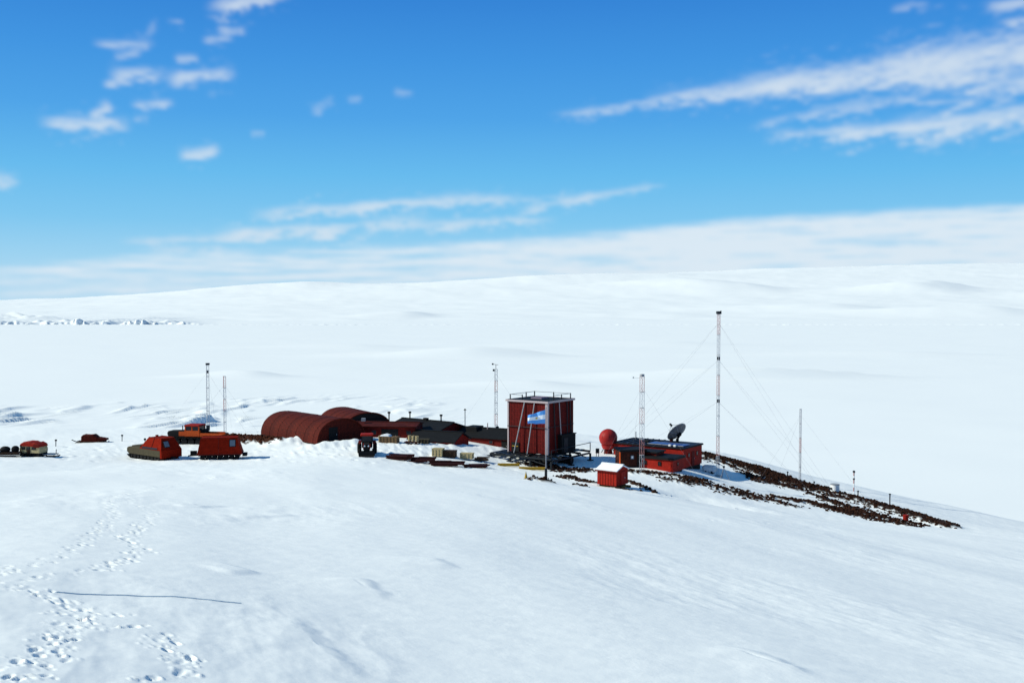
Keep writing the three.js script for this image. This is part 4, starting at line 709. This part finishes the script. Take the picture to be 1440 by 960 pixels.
{
  const turn = R(8), L = 3.0, W = 2.6, o = thing('brown_hut', 'dark brown hut with one small pale window beside the red annex hut', 'hut', [14.4, -19.25, -127.2], turn);
  hut(o, { L, W, h: 1.75, rise: 0, wall: M.brown, roof: M.roofDark, over: 0.2, thick: 0.22, plinth: 1.2 });
  windowPart(o, 0.4, 0.45, -0.1, 1.05, W / 2 + 0.03, '+z', M.greyGlass, M.white);
  mesh('sunlit_end', box(0.06, 1.7, W - 0.1, -L / 2 - 0.035, 0.86, 0), M.orange, o);  // orange sheet: sunlight on this end wall put into its colour
  doorPart(o, 0.7, 1.5, 0.85, W / 2 + 0.02, '+z', M.black);
}
{
  const o = thing('link_corridor', 'low link corridor with black flat roof between brown hut and station building', 'corridor', [16.6, -19.6, -127.6], R(-33));
  mesh('roof', box(3.6, 0.16, 2.6, 0, 1.98, 0), M.roofDark, o); mesh('wall', box(3.3, 2.4, 2.2, 0, 0.7, 0), M.redDeep, o);
}
// ---- satellite dish seen from behind
{
  const [x, z] = [21.6, -136.6], y0 = H(x, z, false), o = thing('satellite_dish', 'dark grey satellite dish tilted skyward behind the flat roofed station', 'dish antenna', [x, y0, z]);
  const n = new THREE.Vector3(-0.5, 0.62, -0.6).normalize(), q = new THREE.Quaternion().setFromUnitVectors(new THREE.Vector3(0, 1, 0), n), Cn = [0, 4.0, 0];
  const prof = []; for (let i = 0; i <= 12; i++) { const r = 1.42 * i / 12; prof.push(new THREE.Vector2(r, 0.2 * r * r - 0.2)); } for (let i = 12; i >= 0; i--) { const r = 1.42 * i / 12; prof.push(new THREE.Vector2(r, 0.2 * r * r - 0.26)); }
  const place = (g) => g.applyQuaternion(q).translate(...Cn);
  mesh('reflector', place(new THREE.LatheGeometry(prof, 36)), M.dish, o); mesh('rim', place(new THREE.TorusGeometry(1.42, 0.05, 6, 40).rotateX(Math.PI / 2).translate(0, 0.17, 0)), M.grey, o);
  for (let i = 0; i < 8; i++) { const a = i * Math.PI / 4; mesh('rib', place(bar([0.3 * Math.cos(a), -0.3, 0.3 * Math.sin(a)], [1.35 * Math.cos(a), 0.08, 1.35 * Math.sin(a)], 0.04)), M.grey, o); }
  mesh('hub', place(new THREE.CylinderGeometry(0.35, 0.3, 0.3, 14).translate(0, -0.4, 0)), M.black, o);
  mesh('feed_horn', place(new THREE.CylinderGeometry(0.13, 0.16, 0.4, 10).translate(0, 1.45, 0)), M.steel, o);
  for (const a of [0.4, 2.5, 4.6]) mesh('feed_strut', place(bar([1.38 * Math.cos(a), 0.18, 1.38 * Math.sin(a)], [0, 1.4, 0], 0.025, 5)), M.wire, o);
  mesh('mount', [bar([0, -0.4, 0], [0, 3.2, 0], 0.2, 10), bar([0, 3.1, 0], [Cn[0] - n.x * 0.5, Cn[1] - n.y * 0.5, Cn[2] - n.z * 0.5], 0.14, 8)], M.black, o);
}
// ---- lattice masts
function mast(label, x, z, h, w, { sections, top = 1, red = (i) => i % 2, guys = [], head, lean = 0 }) {
  const y = H(x, z), o = thing('lattice_mast', label, 'mast', [x, y, z], 0.4, 'lattice radio masts around the station'), n = sections, sh = h / n;
  for (let i = 0; i < n; i++) {
    const w0 = lerp(w, w * top, i / n), w1 = lerp(w, w * top, (i + 1) / n), y0 = i * sh - (i ? 0 : 0.3), y1 = (i + 1) * sh, g = [], c = (k, ww) => [ww * 0.577 * Math.cos(k * 2.0944), ww * 0.577 * Math.sin(k * 2.0944)];
    for (let k = 0; k < 3; k++) { const a = c(k, w0), b = c(k, w1); g.push(bar([a[0], y0, a[1]], [b[0], y1, b[1]], 0.028, 5)); const m = Math.max(2, Math.round(sh / (w * 1.1))); for (let j = 0; j < m; j++) { const p = c(j % 2 ? k : (k + 1) % 3, lerp(w0, w1, j / m)), q = c(j % 2 ? (k + 1) % 3 : k, lerp(w0, w1, (j + 1) / m)); g.push(bar([p[0], lerp(y0, y1, j / m), p[1]], [q[0], lerp(y0, y1, (j + 1) / m), q[1]], 0.012, 4)); } }
    mesh('section', g, red(i) ? M.mastRed : M.mastWhite, o);
    mesh('joint_plate', new THREE.CylinderGeometry(w1 * 0.55, w1 * 0.55, 0.05, 8).translate(0, y1, 0), M.grey, o);
  }
  mesh('base_block', box(w + 0.5, 0.3, w + 0.5, 0, -0.05, 0), M.grey, o);
  for (const [hy, az, dist] of guys) { const a = az * D2R - 0.4, gx = x + dist * Math.cos(az * D2R), gz = z - dist * Math.sin(az * D2R), gy = H(gx, gz) - y; mesh('guy_wire', bar([0, hy, 0], [dist * Math.cos(a), gy, -dist * Math.sin(a)], 0.006, 4), M.wire, o); }
  if (head) head(o, h);
  return o;
}
const tri = [95, 215, 335];
mast('tallest slender guyed lattice mast beside the red station building', 26.2, -133, 20.6, 0.36, { sections: 8, red: (i) => [0, 1, 0, 0, 1, 0, 0, 1][i], guys: [...[160, 195, 330, 20].map((a) => [19.5, a, 15]), ...[160, 195, 330, 20].map((a) => [14.8, a, 15]), ...[160, 195, 330, 20].map((a) => [9.5, a, 12])], head: (o, h) => { mesh('head_box', [box(0.55, 0.35, 0.4, 0, h + 0.2, 0), bar([0, h, 0], [0.35, h + 0.45, 0], 0.05)], M.steel, o); mesh('beacon', box(0.28, 0.4, 0.28, 0, h - 5.6, 0), M.steel, o); mesh('beacon', box(0.28, 0.4, 0.28, 0, h - 11, 0), M.steel, o); } });
mast('broad red and white lattice mast standing before the red annex hut', 15.35, -123.6, 11.2, 0.52, { sections: 6, red: (i) => i > 0 && i % 2, guys: tri.map((a) => [10, a, 7]), head: (o, h) => { mesh('head_box', box(0.4, 0.3, 0.4, 0, h + 0.1, 0), M.grey, o); mesh('wind_arm', [bar([0, h - 0.2, 0], [-0.95, h - 0.2, -0.4], 0.012), new THREE.SphereGeometry(0.1, 8, 6).translate(-0.95, h - 0.15, -0.4)], M.grey, o); } });
mast('lattice mast with a wind vane behind the long black roofed hut', -2.3, -150, 9.6, 0.42, { sections: 6, red: (i) => i === 4 || i === 1, guys: tri.map((a) => [9, a, 7]), head: (o, h) => { mesh('vane', [bar([0, h, 0], [0, h + 0.7, 0], 0.035), bar([-0.5, h + 0.75, 0], [0.35, h + 0.65, 0], 0.03), box(0.25, 0.22, 0.04, -0.5, h + 0.78, 0), box(0.2, 0.3, 0.2, -0.35, h - 0.1, 0)], M.steel, o); mesh('junction_box', box(0.4, 0.7, 0.35, 0.1, 1.1, 0.2), M.black, o); } });
mast('taller of the two lattice masts beyond the orange tracked tractor', -44.2, -152, 10.0, 0.4, { sections: 6, red: () => 0, guys: tri.map((a) => [9, a, 7]), head: (o, h) => { mesh('head_box', [box(0.55, 0.25, 0.3, 0.05, h + 0.15, 0), box(0.3, 0.4, 0.3, 0, h - 1.0, 0)], M.steel, o); mesh('junction_box', box(0.5, 0.7, 0.4, 0, 0.9, 0.2), M.steel, o); } });
mast('shorter of the two lattice masts beyond the orange tracked tractor', -41.2, -150, 8.2, 0.36, { sections: 5, red: (i) => i % 2 === 0 && i > 0, guys: tri.map((a) => [7, a, 6]) });
mast('slim lattice mast standing on the dark rocky ridge', 38.2, -138.5, 9.6, 0.24, { sections: 5, red: (i) => i === 2, guys: tri.map((a) => [8.8, a, 8]) });
// ---- shadow line on the snow, put in as a thin blue-grey tube
{
  const pts = []; for (let i = 0; i <= 60; i++) { const k = i / 60 * (SHADE_LINE.length - 1), j = Math.min(SHADE_LINE.length - 2, Math.floor(k)), t = k - j, x = lerp(SHADE_LINE[j][0], SHADE_LINE[j + 1][0], t), z = lerp(SHADE_LINE[j][1], SHADE_LINE[j + 1][1], t) + 0.03 * noise(x * 0.9, 2); pts.push(new THREE.Vector3(x, H(x, z) + 0.012, z)); }
  const o = mesh(numbered('shade_line'), new THREE.TubeGeometry(new THREE.CatmullRomCurve3(pts), 160, 0.016, 6), mat(0.6, 0.68, 0.74, { roughness: 0.9 }), scene); o.userData = { label: 'thin blue grey tube standing in for a shadow line beside the footprints', category: 'shade_line' };
}
// ---- small things along the rocky ridge
{
  const [x, z] = [44.2, -135], o = thing('banded_pole', 'thin pole with red and white bands beyond the rocky ridge', 'pole', [x, H(x, z), z]);
  for (let i = 0; i < 6; i++) mesh('band', bar([0, i * 0.5 - (i ? 0 : 0.3), 0], [0, (i + 1) * 0.5, 0], 0.08, 8), i % 2 ? M.mastRed : M.white, o); mesh('top_mark', box(0.24, 0.24, 0.24, 0, 3.05, 0), M.steel, o); mesh('middle_mark', box(0.2, 0.2, 0.2, 0, 2.1, 0), M.steel, o);
}
{
  const [x, z] = [40.4, -130.6], o = thing('metal_tank', 'squat silver grey metal tank standing on the rocky ridge', 'tank', [x, H(x, z) - 0.05, z], R(15));
  mesh('shell', new THREE.CylinderGeometry(0.55, 0.55, 0.8, 20).translate(0, 0.55, 0), M.white, o); mesh('lid', new THREE.CylinderGeometry(0.58, 0.58, 0.08, 20).translate(0, 0.99, 0), M.grey, o); mesh('stand', box(1.0, 0.3, 1.0, 0, 0.05, 0), M.black, o); mesh('valve', box(0.2, 0.25, 0.2, -0.6, 0.5, 0.1), M.steel, o);
}
{
  const [x, z] = [41.9, -111], o = thing('red_barrel', 'small bright red barrel lying among the dark stones', 'barrel', [x, H(x, z) - 0.02, z], R(20));
  mesh('body', new THREE.CylinderGeometry(0.28, 0.28, 0.75, 16).translate(0, 0.4, 0), M.red, o); mesh('hoop', [0.08, 0.3, 0.5, 0.72].map((yy) => new THREE.TorusGeometry(0.285, 0.02, 5, 16).rotateX(Math.PI / 2).translate(0, yy, 0)), M.redDeep, o);
}
for (const [x, z, h, l] of [[44.9, -124, 1.35, 'grey survey post on the lower rocky ridge'], [42.6, -128.5, 0.6, 'short dark peg on the rocky ridge beside the silver tank'], [39.7, -137.2, 0.5, 'short peg beside the slim mast on the ridge'], [37.0, -140.2, 0.75, 'dark stake at the foot of the ridge mast wires']]) {
  const o = thing('survey_post', l, 'post', [x, H(x, z), z]); mesh('stake', bar([0, -0.25, 0], [0, h, 0], 0.07, 6), M.steel, o); mesh('cap', box(0.2, 0.12, 0.2, 0, h, 0), M.steel, o);
}
{
  const [x, z] = [26.6, -131.2], o = thing('tripod_stand', 'thin grey tripod stand beside the foot of the tallest mast', 'tripod', [x, H(x, z), z]);
  for (let k = 0; k < 3; k++) mesh('leg', bar([0.7 * Math.cos(k * 2.1 + 0.4), -0.1, 0.7 * Math.sin(k * 2.1 + 0.4)], [0, 1.5, 0], 0.035), M.wire, o); mesh('head', box(0.25, 0.2, 0.25, 0, 1.55, 0), M.steel, o);
}
{
  const [x, z] = [25.4, -134.2], o = thing('white_tank', 'white snow dusted tank beside the end of the station building', 'tank', [x, H(x, z) - 0.1, z], R(-30));
  mesh('shell', new THREE.CapsuleGeometry(0.5, 1.0, 6, 14).rotateZ(Math.PI / 2).translate(0, 0.6, 0), M.white, o); mesh('saddle', [box(0.2, 0.4, 0.9, -0.4, 0.15, 0), box(0.2, 0.4, 0.9, 0.4, 0.15, 0)], M.steel, o);
}
renderer.render(scene, camera);
